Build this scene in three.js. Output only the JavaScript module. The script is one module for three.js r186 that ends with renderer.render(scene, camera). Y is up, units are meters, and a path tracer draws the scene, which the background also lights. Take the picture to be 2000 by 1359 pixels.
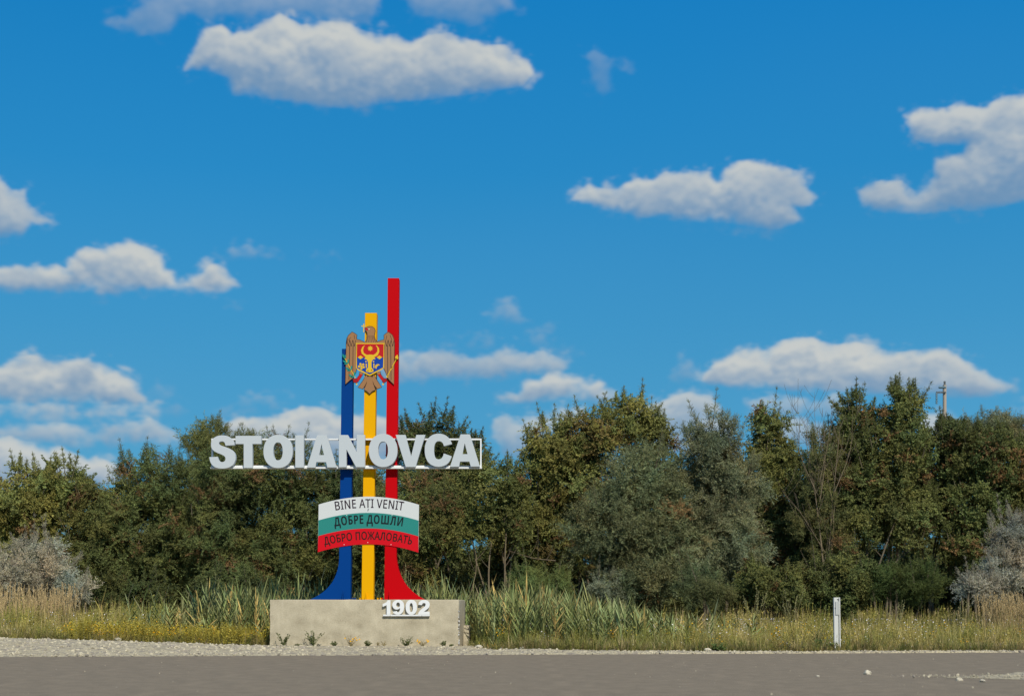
import * as THREE from 'three';
import { mergeGeometries } from 'three/addons/utils/BufferGeometryUtils.js';
import { ImprovedNoise } from 'three/addons/math/ImprovedNoise.js';
import { FontLoader } from 'three/addons/loaders/FontLoader.js';

// ---------------------------------------------------------------- camera, sky, sun, exposure
const scene = new THREE.Scene();
const EYE = 0.75, FOCAL = 2778;               // eye height in metres; focal length of a 50 mm lens in photograph pixels
const camera = new THREE.PerspectiveCamera(27.49, 2000 / 1359, 0.1, 6000);
camera.setViewOffset(2000, 1359, 0, -520.5, 2000, 1359);   // rising front: the horizon lies low in the frame
camera.position.set(0, EYE, 0);
camera.lookAt(0, EYE, -10);
camera.focus = 30;
camera.userData.fStop = 1.4;
scene.add(camera);

const perlin = new ImprovedNoise();
const noise = (x, y, z) => perlin.noise(x, y, z);
function fbm(x, y, z, octaves) {
  let a = 0, w = 0.5;
  for (let i = 0; i < octaves; i++) { a += w * noise(x, y, z); x = x * 2.03 + 11.3; y = y * 2.03 + 5.7; z = z * 2.03 + 3.1; w *= 0.5; }
  return a;
}
function mulberry(seed) { let s = seed | 0; return () => { s = (s + 0x6d2b79f5) | 0; let t = Math.imul(s ^ (s >>> 15), 1 | s); t = (t + Math.imul(t ^ (t >>> 7), 61 | t)) ^ t; return ((t ^ (t >>> 14)) >>> 0) / 4294967296; }; }
const lerp = (a, b, t) => a + (b - a) * t, clamp = (x, a = 0, b = 1) => Math.min(b, Math.max(a, x));
const smooth = (a, b, x) => { const t = clamp((x - a) / (b - a)); return t * t * (3 - 2 * t); };

const SUN = new THREE.Vector3(0.26, 0.70, 0.665).normalize();   // behind the camera, a little to its right

// Fair-weather cumulus: outlines in azimuth and elevation (milliradians, azimuth 0 = along the camera's axis), each with its opacity and its brightness
const CLOUDS = [
  [1, 0.92, '-227,357 -222,367 -213,381 -202,385 -194,380 -182,384 -171,390 -162,394 -147,388 -134,391 -115,391 -106,387 -95,385 -81,385 -72,381 -59,385 -43,387 -31,383 -18,380 -5,380 0,374 11,371 14,364 7,357 -14,353 -36,351 -58,348 -86,345 -111,341 -129,341 -147,342 -164,344 -194,345 -195,355 -213,359'],
  [0.55, 0.6, '-282,380 -267,386 -255,396 -250,408 -93,418 -92,402 -100,392 -129,393 -164,394 -185,388 -206,388 -230,389 -237,380 -255,376 -270,378'],
  [0.5, 0.6, '-75,419 0,420 2,403 -14,397 -31,392 -40,395 -54,398 -72,400'],
  [0.33, 0.5, '47,374 58,376 68,371 75,370 84,362 70,364 68,354 65,348 58,350 59,359 54,370'],
  [0.95, 0.85, '43,284 54,293 63,289 74,289 86,296 99,294 108,299 122,300 138,298 143,294 154,303 164,306 178,303 192,298 197,296 204,289 211,279 206,275 195,275 201,265 185,261 171,263 150,267 125,268 100,271 72,276 54,280'],
  [0.95, 0.85, '269,326 280,331 297,327 307,331 320,325 333,331 346,331 374,332 392,306 389,263 346,268 333,266 320,264 300,266 280,265 260,267 243,271 238,283 254,286 267,285 277,277 290,287 290,298 307,300 310,306 290,306 277,312'],
  [0.95, 0.9, '-389,282 -365,294 -346,280 -339,273 -331,275 -330,268 -321,260 -314,257 -326,254 -333,248 -346,245 -365,242 -389,245'],
  [1, 1, '-383,217 -365,225 -346,225 -336,229 -326,226 -310,230 -303,226 -302,234 -292,242 -280,241 -269,246 -259,246 -243,241 -238,234 -230,227 -214,229 -209,235 -204,236 -195,229 -189,223 -199,219 -213,217 -237,217 -260,217 -280,214 -303,214 -323,211 -346,211 -365,209'],
  [0.5, 0.5, '-204,243 -197,247 -185,249 -171,250 -162,242 -178,241 -202,240'],
  [0.4, 0.4, '-145,245 -136,248 -126,246 -136,242'],
  [0.3, 0.4, '-200,208 -195,210 -188,208 -194,206'],
  [1, 1.05, '-383,152 -365,160 -346,163 -336,168 -326,170 -310,166 -300,169 -289,170 -275,165 -264,160 -255,152 -252,144 -260,142 -287,141 -320,141 -346,140 -365,139'],
  [0.9, 0.25, '-305,155 -300,162 -290,163 -282,156 -285,153 -297,151'],
  [0.75, 0.35, '-338,164 -326,169 -313,166 -307,165 -320,162 -333,162'],
  [0.85, 0.75, '-371,135 -326,140 -280,139 -250,143 -242,139 -245,134 -280,131 -313,127 -371,128'],
  [0.85, 0.75, '-371,121 -313,127 -267,127 -250,132 -237,126 -230,119 -254,115 -297,112 -346,115 -371,115'],
  [1, 1.05, '-371,110 -339,117 -333,114 -323,113 -310,113 -297,106 -284,105 -269,99 -269,87 -371,80'],
  [0.3, 0.4, '-252,150 -245,155 -235,149 -238,142 -249,144'],
  [0.35, 0.4, '-240,139 -232,143 -224,138 -230,132 -238,134'],
  [0.35, 0.4, '-204,140 -195,143 -183,139 -192,135 -202,136'],
  [0.5, 0.55, '-185,144 -182,148 -168,150 -147,147 -145,143 -164,142 -183,142'],
  [1, 0.95, '-199,129 -189,135 -168,136 -157,138 -147,143 -136,143 -122,137 -108,139 -86,136 -72,125 -72,107 -199,105'],
  [0.9, 0.75, '-93,176 -75,183 -61,181 -43,184 -25,182 -13,182 -4,189 7,182 22,182 38,175 40,171 29,168 0,168 -22,165 -43,163 -65,162 -93,162'],
  [0.45, 0.5, '-52,187 -34,194 -16,189 -18,185 -50,184'],
  [0.5, 0.5, '-20,208 -13,213 0,213 7,207 16,203 0,201 -14,202'],
  [0.4, 0.45, '9,191 22,194 32,188 50,182 47,179 32,180 18,185'],
  [0.25, 0.4, '18,199 24,201 31,199 23,197'],
  [1, 1, '-9,152 -4,155 5,152 7,162 18,167 32,169 47,166 54,164 65,160 75,153 77,146 54,146 29,148 7,148 -7,148'],
  [0.8, 0.85, '-13,136 -4,139 7,137 22,138 36,143 50,144 54,132 22,125 14,108 -4,111 -13,125'],
  [0.9, 0.75, '86,142 104,146 115,151 124,153 139,150 145,145 147,140 139,137 152,131 157,110 108,110 86,128'],
  [0.5, 0.5, '109,165 116,172 124,176 130,171 130,163 122,159 113,160'],
  [1, 1.05, '134,162 139,169 145,176 150,177 157,179 171,183 178,180 189,187 197,188 209,187 220,183 226,182 237,183 254,179 260,176 267,175 280,176 287,178 297,176 307,168 317,164 330,155 338,150 330,146 307,145 280,146 247,148 213,152 178,155 157,156 143,158'],
  [0.75, 0.7, '166,146 178,149 199,149 213,147 226,150 232,139 220,136 185,135 168,140'],
  [0.8, 0.75, '175,133 199,135 220,130 228,119 178,113'],
  [1, 0.95, '279,133 290,138 300,135 310,126 310,116 279,117'],
  [0.5, 0.6, '331,134 346,136 368,136 371,129 336,132'],
];
function computeSky() {
  const W = 4096, H = 4096, data = new Float32Array(W * H * 4);
  const air = (el) => {                                   // clear air by elevation in milliradians, linear light
    const stops = [[0, 0.14, 0.41, 0.60], [60, 0.105, 0.385, 0.60], [120, 0.078, 0.345, 0.59], [200, 0.05, 0.30, 0.575], [300, 0.022, 0.25, 0.56], [410, 0.009, 0.207, 0.53], [700, 0.007, 0.15, 0.44], [1571, 0.006, 0.10, 0.33]];
    let k = 0; while (k < stops.length - 2 && el > stops[k + 1][0]) k++;
    const t = clamp((el - stops[k][0]) / (stops[k + 1][0] - stops[k][0]));
    return [1, 2, 3].map((c) => lerp(stops[k][c], stops[k + 1][c], t));
  };
  const LIT = [0.57, 0.595, 0.585], SHADE = [0.16, 0.285, 0.45];
  // light for a cloud: x to the right, y up, z towards the viewer
  const L = [0.30, 0.72, 0.62];
  const clouds = CLOUDS.map(([opacity, bright, text], n) => {
    const poly = text.split(' ').map((s) => s.split(',').map(Number));
    const xs = poly.map((p) => p[0]), ys = poly.map((p) => p[1]), M = 16;
    const x0 = Math.min(...xs) - M, x1 = Math.max(...xs) + M, y0 = Math.min(...ys) - M, y1 = Math.max(...ys) + M, step = 0.8;
    const gw = Math.ceil((x1 - x0) / step) + 1, gh = Math.ceil((y1 - y0) / step) + 1, grid = new Float32Array(gw * gh);
    let deepest = 0;
    for (let j = 0; j < gh; j++) for (let i = 0; i < gw; i++) {
      const x = x0 + i * step, y = y0 + j * step; let best = 1e9, inside = false;
      for (let k = 0, m = poly.length - 1; k < poly.length; m = k++) {
        const [ax, ay] = poly[m], [bx, by] = poly[k], dx = bx - ax, dy = by - ay;
        const t = clamp(((x - ax) * dx + (y - ay) * dy) / (dx * dx + dy * dy)), ex = x - ax - t * dx, ey = y - ay - t * dy;
        best = Math.min(best, ex * ex + ey * ey);
        if ((ay > y) !== (by > y) && x < ((bx - ax) * (y - ay)) / (by - ay) + ax) inside = !inside;
      }
      const d = Math.sqrt(best) * (inside ? 1 : -1); grid[j * gw + i] = d; deepest = Math.max(deepest, d);
    }
    const sdf = (x, y) => {
      const fx = (x - x0) / step, fy = (y - y0) / step, i = Math.floor(fx), j = Math.floor(fy);
      if (i < 0 || j < 0 || i >= gw - 1 || j >= gh - 1) return -20;
      const u = fx - i, v = fy - j, o = j * gw + i;
      return lerp(lerp(grid[o], grid[o + 1], u), lerp(grid[o + gw], grid[o + gw + 1], u), v);
    };
    return { opacity, bright, x0, x1, y0, y1, sdf, deepest, base: Math.min(...ys), top: Math.max(...ys), seed: n * 17.31 };
  });
  const big = 1 / 22;
  const density = (c, x, y, z, fine = 1) => {                       // > 0 inside the cloud: the outline swollen into a body, with billows
    const d = c.sdf(x, y); if (d < -9) return -9;
    const R = Math.max(4, c.deepest * 1.1), r = clamp((d + 1.5) / R, 0, 1), half = R * 1.1 * Math.sqrt(Math.max(0, 1 - (1 - r) * (1 - r)));
    const n = fbm(x * big + c.seed, y * big * 1.25, z * big, 2), m = fine ? fbm(x * 0.17 + c.seed, y * 0.19, z * 0.17, 3) : 0.5 * noise(x * 0.17 + c.seed, y * 0.19, z * 0.17);
    return Math.min(d + 1.0, half - Math.abs(z)) + n * 14 + m * 11 - 1.0 + (1 - c.opacity) * 9 * fbm(x * 0.06, y * 0.08 + c.seed, 4, 2);
  };
  const column = new Float32Array(4);
  function march(c, x, y) {
    const R = Math.max(4, c.deepest * 1.1) * 1.1 + 5, steps = 22, dz = (2 * R) / steps, soft = lerp(15, 8, clamp((y - c.base) / (c.top - c.base)));
    let T = 1, light = 0, sum = 0;
    for (let s = 0; s < steps && T > 0.02; s++) {
      const z = R - (s + 0.5) * dz, f = density(c, x, y, z);
      if (f <= -3) continue;
      const rho = smooth(-3, soft, f) * 0.27;
      let shade = 0;
      for (let k = 1; k <= 4; k++) { const q = 1.6 * k * k * 0.7, g = density(c, x + L[0] * q, y + L[1] * q, z + L[2] * q, 0); shade += smooth(-2, 9, g) * (1.6 * (2 * k - 1) * 0.7); }
      const a = 1 - Math.exp(-rho * dz * 0.75), lit = Math.exp(-shade * 0.23);
      light += T * a * lit; sum += T * a; T *= 1 - a;
    }
    column[0] = 1 - T; column[1] = sum > 1e-4 ? light / sum : 0;
  }
  // one row and column table for the directions
  for (let j = 0; j < H; j++) {
    const lat = ((j + 0.5) / H - 0.5) * Math.PI, el = lat * 1000, base = air(Math.max(0, el));
    for (let i = 0; i < W; i++) {
      const o = (j * W + i) * 4; data[o] = base[0]; data[o + 1] = base[1]; data[o + 2] = base[2]; data[o + 3] = 1;
      if (el < 0) continue;
      let az = ((i + 0.5) / W - 0.25) * 2 * Math.PI; if (az > Math.PI) az -= 2 * Math.PI; az *= 1000;
      // a fine unevenness of the air
      const w = 1 + 0.03 * noise(az * 0.004, el * 0.006, 3.3); data[o] = base[0] * w + 0.004 * Math.max(0, noise(az * 0.003 + 7, el * 0.01, 1)); data[o + 1] = base[1] * w; data[o + 2] = base[2] * w;
      if (Math.abs(az) < 480 && el < 480) {
        for (const c of clouds) {
          if (az < c.x0 || az > c.x1 || el < c.y0 || el > c.y1 || c.sdf(az, el) < -9) continue;
          march(c, az, el);
          let a = column[0] * c.opacity; if (a < 0.004) continue;
          const rise = clamp((el - c.base) / (c.top - c.base)), l = clamp((0.05 + 1.3 * column[1]) * (0.3 + 0.7 * Math.pow(rise, 0.55)) * (1 + 0.8 * fbm(az * 0.03 + c.seed, el * 0.05, 5, 2)) * c.bright);
          for (let k = 0; k < 3; k++) { const v = lerp(lerp(SHADE[k], base[k], 0.12), LIT[k], l); data[o + k] = lerp(data[o + k], v, a); }
        }
      } else {
        const clear = Math.max(smooth(480, 700, Math.abs(az)), smooth(480, 640, el)); if (clear <= 0) continue;
        const dy = Math.sin(lat), k = 1 / (dy + 0.12), dx = Math.sin(az / 1000) * Math.cos(lat) * k, dz = Math.cos(az / 1000) * Math.cos(lat) * k;
        const first = noise(dx * 1.1 + 4, dz * 1.1, 8.2); if (first < 0.02) continue;
        const n = first + 0.5 * fbm(dx * 3.1, dz * 3.1, 2, 3), a = smooth(0.26, 0.52, n) * clear * 0.9; if (a <= 0) continue;
        const l = clamp(0.75 - (n - 0.3) * 0.5);
        for (let q = 0; q < 3; q++) data[o + q] = lerp(data[o + q], lerp(SHADE[q], LIT[q], l), a);
      }
    }
  }
  const sky = new THREE.DataTexture(data, W, H, THREE.RGBAFormat, THREE.FloatType);
  sky.mapping = THREE.EquirectangularReflectionMapping; sky.magFilter = THREE.LinearFilter; sky.needsUpdate = true;
  return sky;
}
const skyTexture = computeSky();
scene.background = skyTexture;
scene.environment = skyTexture;

const sun = new THREE.DirectionalLight(new THREE.Color().setRGB(1, 0.93, 0.81), 4.8);
sun.position.copy(SUN).multiplyScalar(80).add(new THREE.Vector3(0, 0, -35)); sun.target.position.set(0, 0, -35);
sun.castShadow = true; sun.shadow.mapSize.set(4096, 4096);
Object.assign(sun.shadow.camera, { left: -40, right: 40, top: 40, bottom: -40, near: 1, far: 200 });
scene.add(sun, sun.target);

const renderer = new THREE.WebGLRenderer({ antialias: true });
renderer.setSize(1024, 695);
renderer.toneMapping = THREE.LinearToneMapping;
renderer.toneMappingExposure = 1;
renderer.shadowMap.enabled = true;

// ---------------------------------------------------------------- helpers
const taken = new Map();
function numbered(name) { const n = taken.get(name) ?? 0; taken.set(name, n + 1); return n ? `${name}_${String(n).padStart(3, '0')}` : name; }
function shadows(o) { o.traverse((c) => { if (c.isMesh) { c.castShadow = true; c.receiveShadow = true; } }); return o; }
function tag(o, label, category, group) { o.userData.label = label; o.userData.category = category; if (group) o.userData.group = group; return o; }
function thing(name, label, category, x = 0, y = 0, z = 0, group) {
  const o = new THREE.Group(); o.name = numbered(name); o.position.set(x, y, z); scene.add(o); return tag(o, label, category, group);
}
function part(name, geometry, material, parent, label) {
  const m = new THREE.Mesh(geometry, material); m.name = name; m.castShadow = m.receiveShadow = true; parent.add(m); if (label) m.userData.label = label; return m;
}
function setting(name, geometry, material, label, kind = 'structure') {
  const m = part(name, geometry, material, scene); m.name = numbered(name); m.userData.kind = kind; m.userData.label = label; return m;
}
const paint = (r, g, b, rough = 0.55, more = {}) => new THREE.MeshPhysicalMaterial({ color: new THREE.Color().setRGB(r, g, b), roughness: rough, specularIntensity: 0.3, ...more });
// from a measured place in the photograph and a depth to metres
const mx = (px, d) => ((px - 1000) / FOCAL) * d, my = (py, d) => EYE + ((1200 - py) / FOCAL) * d;
function box(x0, x1, y0, y1, z0, z1) { const g = new THREE.BoxGeometry(Math.abs(x1 - x0), Math.abs(y1 - y0), Math.abs(z1 - z0)); g.translate((x0 + x1) / 2, (y0 + y1) / 2, (z0 + z1) / 2); return g; }
const plain = (g) => { const q = g.index ? g.toNonIndexed() : g; for (const k of Object.keys(q.attributes)) if (!['position', 'normal', 'uv'].includes(k)) q.deleteAttribute(k); return q; };
const merged = (list) => mergeGeometries(list.map(plain), false);
function tube(points, r0, r1, sides = 6) {                      // a tapered limb through points
  const curve = new THREE.CatmullRomCurve3(points.map((p) => new THREE.Vector3(...p))), n = Math.max(3, points.length * 2), pos = [], nor = [], uv = [], idx = [];
  const frames = curve.computeFrenetFrames(n, false), p = new THREE.Vector3(), d = new THREE.Vector3();
  for (let i = 0; i <= n; i++) {
    curve.getPoint(i / n, p); const r = lerp(r0, r1, i / n);
    for (let k = 0; k <= sides; k++) {
      const a = (k / sides) * Math.PI * 2; d.copy(frames.normals[i]).multiplyScalar(Math.cos(a)).addScaledVector(frames.binormals[i], Math.sin(a));
      pos.push(p.x + d.x * r, p.y + d.y * r, p.z + d.z * r); nor.push(d.x, d.y, d.z); uv.push(k / sides, i * 0.3);
      if (i < n && k < sides) { const a0 = i * (sides + 1) + k, b0 = a0 + sides + 1; idx.push(a0, a0 + 1, b0, b0, a0 + 1, b0 + 1); }
    }
  }
  const g = new THREE.BufferGeometry(); g.setAttribute('position', new THREE.Float32BufferAttribute(pos, 3)); g.setAttribute('normal', new THREE.Float32BufferAttribute(nor, 3)); g.setAttribute('uv', new THREE.Float32BufferAttribute(uv, 2)); g.setIndex(idx); return g;
}
// a grey or coloured noise texture; f(x, y) in 0..1 tile coordinates returns [r, g, b] in 0..255 (sRGB) or one value
function texture(size, f, color = true) {
  const data = new Uint8Array(size * size * 4);
  for (let j = 0; j < size; j++) for (let i = 0; i < size; i++) {
    const v = f(i / size, j / size), o = (j * size + i) * 4, a = Array.isArray(v) ? v : [v, v, v];
    data[o] = clamp(a[0], 0, 255); data[o + 1] = clamp(a[1], 0, 255); data[o + 2] = clamp(a[2], 0, 255); data[o + 3] = 255;
  }
  const t = new THREE.DataTexture(data, size, size); t.wrapS = t.wrapT = THREE.RepeatWrapping; t.magFilter = THREE.LinearFilter; t.minFilter = THREE.LinearMipmapLinearFilter; t.generateMipmaps = true;
  if (color) t.colorSpace = THREE.SRGBColorSpace; t.needsUpdate = true; return t;
}
const rep = (t, n, m = n) => { const c = t.clone(); c.repeat.set(n, m); c.needsUpdate = true; return c; };

// ---------------------------------------------------------------- the ground, the road, the gravel
const edgeZ = (x) => -(26.54 + 0.1594 * x);                     // far edge of the asphalt
const beyond = (x, z) => (edgeZ(x) - z) / Math.hypot(1, 0.1594);
const piece = (rows, x) => { if (x <= rows[0][0]) return rows[0][1]; for (let k = 1; k < rows.length; k++) if (x <= rows[k][0]) return lerp(rows[k - 1][1], rows[k][1], (x - rows[k - 1][0]) / (rows[k][0] - rows[k - 1][0])); return rows[rows.length - 1][1]; };
const lift = (x) => piece([[-14, 0.25], [-11, 0.22], [-8.3, 0.15], [-6.5, 0.095], [-4.5, 0.06], [3, 0.05], [12, 0.03]], x);
const gravelWidth = (x) => piece([[-14, 6.6], [-11, 6.1], [-8.3, 5.5], [-6.5, 4.9], [-4.6, 4.4], [-1.0, 4.0], [-0.4, 2.3], [1.5, 1.3], [4, 0.75], [6, 0.45], [12, 0.4]], x) + 0.18 * noise(x * 1.7, 0.4, 2) + 0.1 * noise(x * 5, 3, 2);
const height = (x, z) => { const e = beyond(x, z); return smooth(0, 3.2, e) * lift(x) * (1 - 0.75 * smooth(9, 16, e)) + 0.025 * noise(x * 0.5, z * 0.5, 7) * smooth(0.1, 2, e); };

const soilMap = texture(512, (x, y) => { const n = 0.5 * noise(x * 8, y * 8, 1) + 0.5 * noise(x * 40, y * 40, 2) + 0.5 * noise(x * 120, y * 120, 3); return [136 + 36 * n, 120 + 32 * n, 82 + 26 * n]; });
const soil = new THREE.MeshStandardMaterial({ map: soilMap, roughness: 1 });
{
  const g = new THREE.PlaneGeometry(5000, 5000); g.rotateX(-Math.PI / 2); g.translate(0, -0.09, 0);
  const uv = g.attributes.uv; for (let i = 0; i < uv.count; i++) uv.setXY(i, uv.getX(i) * 1200, uv.getY(i) * 1200);
  setting('ground', g, soil, 'flat dry land reaching to the horizon');
}
function sheet(xs, ts, place, scale = 1) {                       // a grid of points place(x, t) -> [x, y, z]
  const pos = [], uv = [], idx = [];
  xs.forEach((x, i) => ts.forEach((t, j) => {
    const p = place(x, t); pos.push(...p); uv.push(p[0] * scale, p[2] * scale);
    if (i < xs.length - 1 && j < ts.length - 1) { const a = i * ts.length + j, b = a + ts.length; idx.push(a, b, a + 1, b, b + 1, a + 1); }
  }));
  const g = new THREE.BufferGeometry(); g.setAttribute('position', new THREE.Float32BufferAttribute(pos, 3)); g.setAttribute('uv', new THREE.Float32BufferAttribute(uv, 2)); g.setIndex(idx); g.computeVertexNormals(); return g;
}
const range = (a, b, step) => { const r = []; for (let x = a; x <= b + 1e-9; x += step) r.push(x); return r; };
setting('verge', sheet(range(-70, 70, 0.7), range(0.05, 45, 0.6), (x, t) => { const z = edgeZ(x) - t; return [x, height(x, z) - 0.006, z]; }, 0.25), soil, 'uneven roadside verge under the wild grass');

const asphaltMap = texture(1024, (x, y) => {
  const fine = noise(x * 330, y * 330, 1) * 0.8 + noise(x * 170, y * 170, 4) * 0.6, coarse = fbm(x * 9, y * 9, 2, 4);
  const chip = noise(x * 240, y * 240, 9) > 0.42 ? 20 : 0;
  return [119 + 26 * fine + 24 * coarse + chip, 109 + 25 * fine + 21 * coarse + chip, 93 + 22 * fine + 17 * coarse + chip * 0.8];
});
const asphaltBump = texture(1024, (x, y) => 128 + 70 * noise(x * 330, y * 330, 1) + 50 * noise(x * 150, y * 150, 4), false);
const asphalt = new THREE.MeshPhysicalMaterial({ map: asphaltMap, bumpMap: asphaltBump, bumpScale: 0.004, roughness: 1, specularIntensity: 0.25 });
setting('road', sheet([...range(-90, -30, 6), ...range(-26, 26, 0.26), ...range(30, 90, 6)], [0, 0.25, 0.6, 1.5, 3, 6, 10, 16, 24, 40, 70], (x, t) => [x, 0.012 * noise(x * 0.22, t * 0.3, 3) * (t > 0.4 ? 1 : 0), edgeZ(x) + (t === 0 ? -0.14 - 0.09 * noise(x * 2.1, 1.5, 0) - 0.05 * noise(x * 7, 2, 0) : t)], 0.5), asphalt, 'worn grey asphalt road running past the sign');

const gravelMap = texture(1024, (x, y) => {
  const n = noise(x * 60, y * 60, 1), m = noise(x * 150, y * 150, 5), c = fbm(x * 7, y * 7, 2, 4), grey = smooth(0.02, 0.2, fbm(x * 14 + 3, y * 14, 8, 3)) * 0.8, v = 24 * n + 22 * m + 16 * c;
  return [lerp(166, 122, grey) + v, lerp(156, 114, grey) + v, lerp(128, 102, grey) + v];
});
const gravelBump = texture(1024, (x, y) => 128 + 80 * noise(x * 60, y * 60, 1) + 60 * noise(x * 150, y * 150, 5), false);
const gravel = new THREE.MeshStandardMaterial({ map: gravelMap, bumpMap: gravelBump, bumpScale: 0.02, roughness: 1 });
setting('gravel_shoulder', sheet(range(-40, 40, 0.12), range(-0.06, 1.0001, 1 / 22), (x, t) => {
  const z = edgeZ(x) - t * gravelWidth(x), f = smooth(0.0, 0.06, t) * (1 - smooth(0.9, 1, t));
  return [x, height(x, z) + (t < 0 ? -0.02 : 0.006) + f * (0.02 + 0.03 * noise(x * 2.5, z * 2.5, 1) + 0.02 * noise(x * 7, z * 7, 3)), z];
}, 0.5), gravel, 'pale crushed stone shoulder between asphalt and grass');

// crushed stones on the shoulder
function lump(seed, detail = 1) {
  const g = new THREE.IcosahedronGeometry(1, detail), p = g.attributes.position, r = mulberry(seed), ox = r() * 50;
  for (let i = 0; i < p.count; i++) {
    const x = p.getX(i), y = p.getY(i), z = p.getZ(i), k = 1 + 0.55 * noise(x * 1.1 + ox, y * 1.1, z * 1.1) + 0.25 * noise(x * 2.6 + ox, y * 2.6, z * 2.6);
    p.setXYZ(i, x * k, y * k * 0.68, z * k);
  }
  g.computeVertexNormals(); return g;
}
const stoneMat = new THREE.MeshStandardMaterial({ color: 0xffffff, roughness: 0.95 });
function scatter(name, geometry, material, spots, parent, kind) {   // spots: { p, q | turn, s, c }
  const m = new THREE.InstancedMesh(geometry, material, spots.length), M = new THREE.Matrix4(), P = new THREE.Vector3(), Q = new THREE.Quaternion(), S = new THREE.Vector3(), E = new THREE.Euler(), C = new THREE.Color();
  spots.forEach((s, i) => {
    if (s.q) Q.copy(s.q); else Q.setFromEuler(E.set(s.e?.[0] ?? 0, s.e?.[1] ?? 0, s.e?.[2] ?? 0));
    M.compose(P.set(...s.p), Q, Array.isArray(s.s) ? S.set(...s.s) : S.setScalar(s.s)); m.setMatrixAt(i, M);
    if (s.c) m.setColorAt(i, C.setRGB(...s.c));
  });
  m.name = parent === scene ? numbered(name) : name; m.castShadow = m.receiveShadow = true; if (kind) m.userData.kind = kind; parent.add(m); return m;
}
const stoneTint = (r) => { const k = 0.75 + 0.4 * r(); return r() < 0.3 ? [0.27 * k, 0.24 * k, 0.195 * k] : [0.43 * k, 0.385 * k, 0.275 * k]; };
{
  const r = mulberry(5);
  for (let v = 0; v < 3; v++) {
    const spots = [];
    for (let i = 0; i < 5200; i++) {
      const x = -14 + 26 * Math.pow(r(), 1.25), t = r(), e = t * gravelWidth(x) * 1.02, z = edgeZ(x) - e; if (x > -0.5 && r() < 0.25) continue;
      const s = (0.008 + 0.03 * Math.pow(r(), 3.5)) * (e < 0.25 ? 0.8 : 1) * (x < -4 ? 1.25 : 1);
      spots.push({ p: [x, height(x, z) + 0.012 + s * 0.2, z], e: [r() * 6, r() * 6, r() * 6], s, c: stoneTint(r) });
    }
    const m = scatter('crushed_stones', lump(40 + v, 0), stoneMat, spots, scene, 'stuff'); m.userData.label = 'loose crushed stones strewn over the shoulder';
  }
}
// larger single stones: [place px, py of the base, depth, size in metres]
const stones = [[935, 1271, 29.2, 0.055, 'pale lump of stone at the foot of the reeds beside the plinth'], [1020, 1270, 28.6, 0.05, 'whitish stone on the gravel edge below the reeds'], [1382, 1272, 27.9, 0.06, 'pale flat stone on the narrow gravel strip by the grass'], [165, 1249, 31, 0.05, 'white stone at the back edge of the gravel by flowers'], [230, 1252, 30.6, 0.075, 'wide pale stone slab at the back edge of the gravel'], [885, 1275, 28.2, 0.04, 'brownish stone at the right corner of the plinth'],
  [1695, 1317, 17.85, 0.045, 'pale broken stone lying alone on the asphalt'], [1874, 1330, 16.05, 0.032, 'small rounded stone beside the sandy patch on the asphalt'], [1598, 1322, 17.1, 0.02, 'tiny pebble on bare asphalt left of the pale broken stone'], [1920, 1332, 15.8, 0.03, 'pale stone on the edge of the sandy patch']];
stones.forEach(([px, py, d, s, label], i) => {
  const x = mx(px, d), onRoad = py > 1300, m = part('stone', lump(80 + i, 2), paint(...(i === 5 ? [0.3, 0.25, 0.17] : [0.5, 0.46, 0.36]), 0.95), scene);
  m.name = numbered('stone'); m.position.set(x, (onRoad ? 0.0 : height(x, -d) + 0.02) + s * 0.42, -d); m.scale.set(s * 1.25, s, s); m.rotation.y = i * 1.3; tag(m, label, 'stone');
});
// sand washed onto the asphalt
{
  const g = sheet(range(0, 1.0001, 1 / 40), range(-1, 1.0001, 1 / 8), (u, t) => { const x = 5.15 + u * 5.5, w = (0.1 + 1.3 * smooth(0, 0.3, u)) * (1 + 0.5 * noise(u * 9, 2, 1)) * (1 - smooth(0.9, 1, u) * 0.6); return [x, 0.004 + 0.012 * noise(x * 0.22, 10 * 0.3, 3) + 0.03 * Math.sqrt(1 - t * t) * smooth(0, 0.3, u) * (0.8 + 0.9 * noise(x * 3.1, t * 5, 3)), -16.9 + t * w + 0.2 * noise(u * 7, 4, 4)]; }, 0.5);
  setting('sand_patch', g, gravel, 'sand and grit washed onto the asphalt');
  const r = mulberry(12), spots = [];
  for (let i = 0; i < 2600; i++) { const u = Math.pow(r(), 0.6), x = 4.5 + u * 6, z = -16.9 + (r() + r() - 1) * (0.4 + 1.5 * u), s = 0.004 + 0.016 * Math.pow(r(), 7); spots.push({ p: [x, 0.02 + s * 0.2, z], e: [r() * 6, r() * 6, r() * 6], s, c: stoneTint(r) }); }
  for (let i = 0; i < 260; i++) { const x = -8 + 18 * r(), z = -(13 + 12 * r()), s = 0.003 + 0.007 * Math.pow(r(), 4); spots.push({ p: [x, 0.006 + s * 0.2, z], e: [r() * 6, r() * 6, r() * 6], s, c: stoneTint(r) }); }
  scatter('grit', lump(60, 0), stoneMat, spots, scene, 'stuff').userData.label = 'grit and pebbles scattered on the asphalt';
}

// ---------------------------------------------------------------- the sign and its plinth
const PLINTH = 30, POST = 30.35;                                 // depth of the plinth's face and of the posts' faces
const red = paint(0.45, 0.001, 0.004, 0.6, { specularIntensity: 0.1 }), blue = paint(0.0005, 0.04, 0.20, 0.6, { specularIntensity: 0.1 }), yellow = paint(0.68, 0.34, 0.001, 0.6, { specularIntensity: 0.1 });
const white = paint(0.66, 0.68, 0.68, 0.5), letterGrey = paint(0.44, 0.485, 0.51, 0.5), steelEdge = paint(0.30, 0.27, 0.22, 0.6), dark = paint(0.03, 0.018, 0.02, 0.6);

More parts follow.
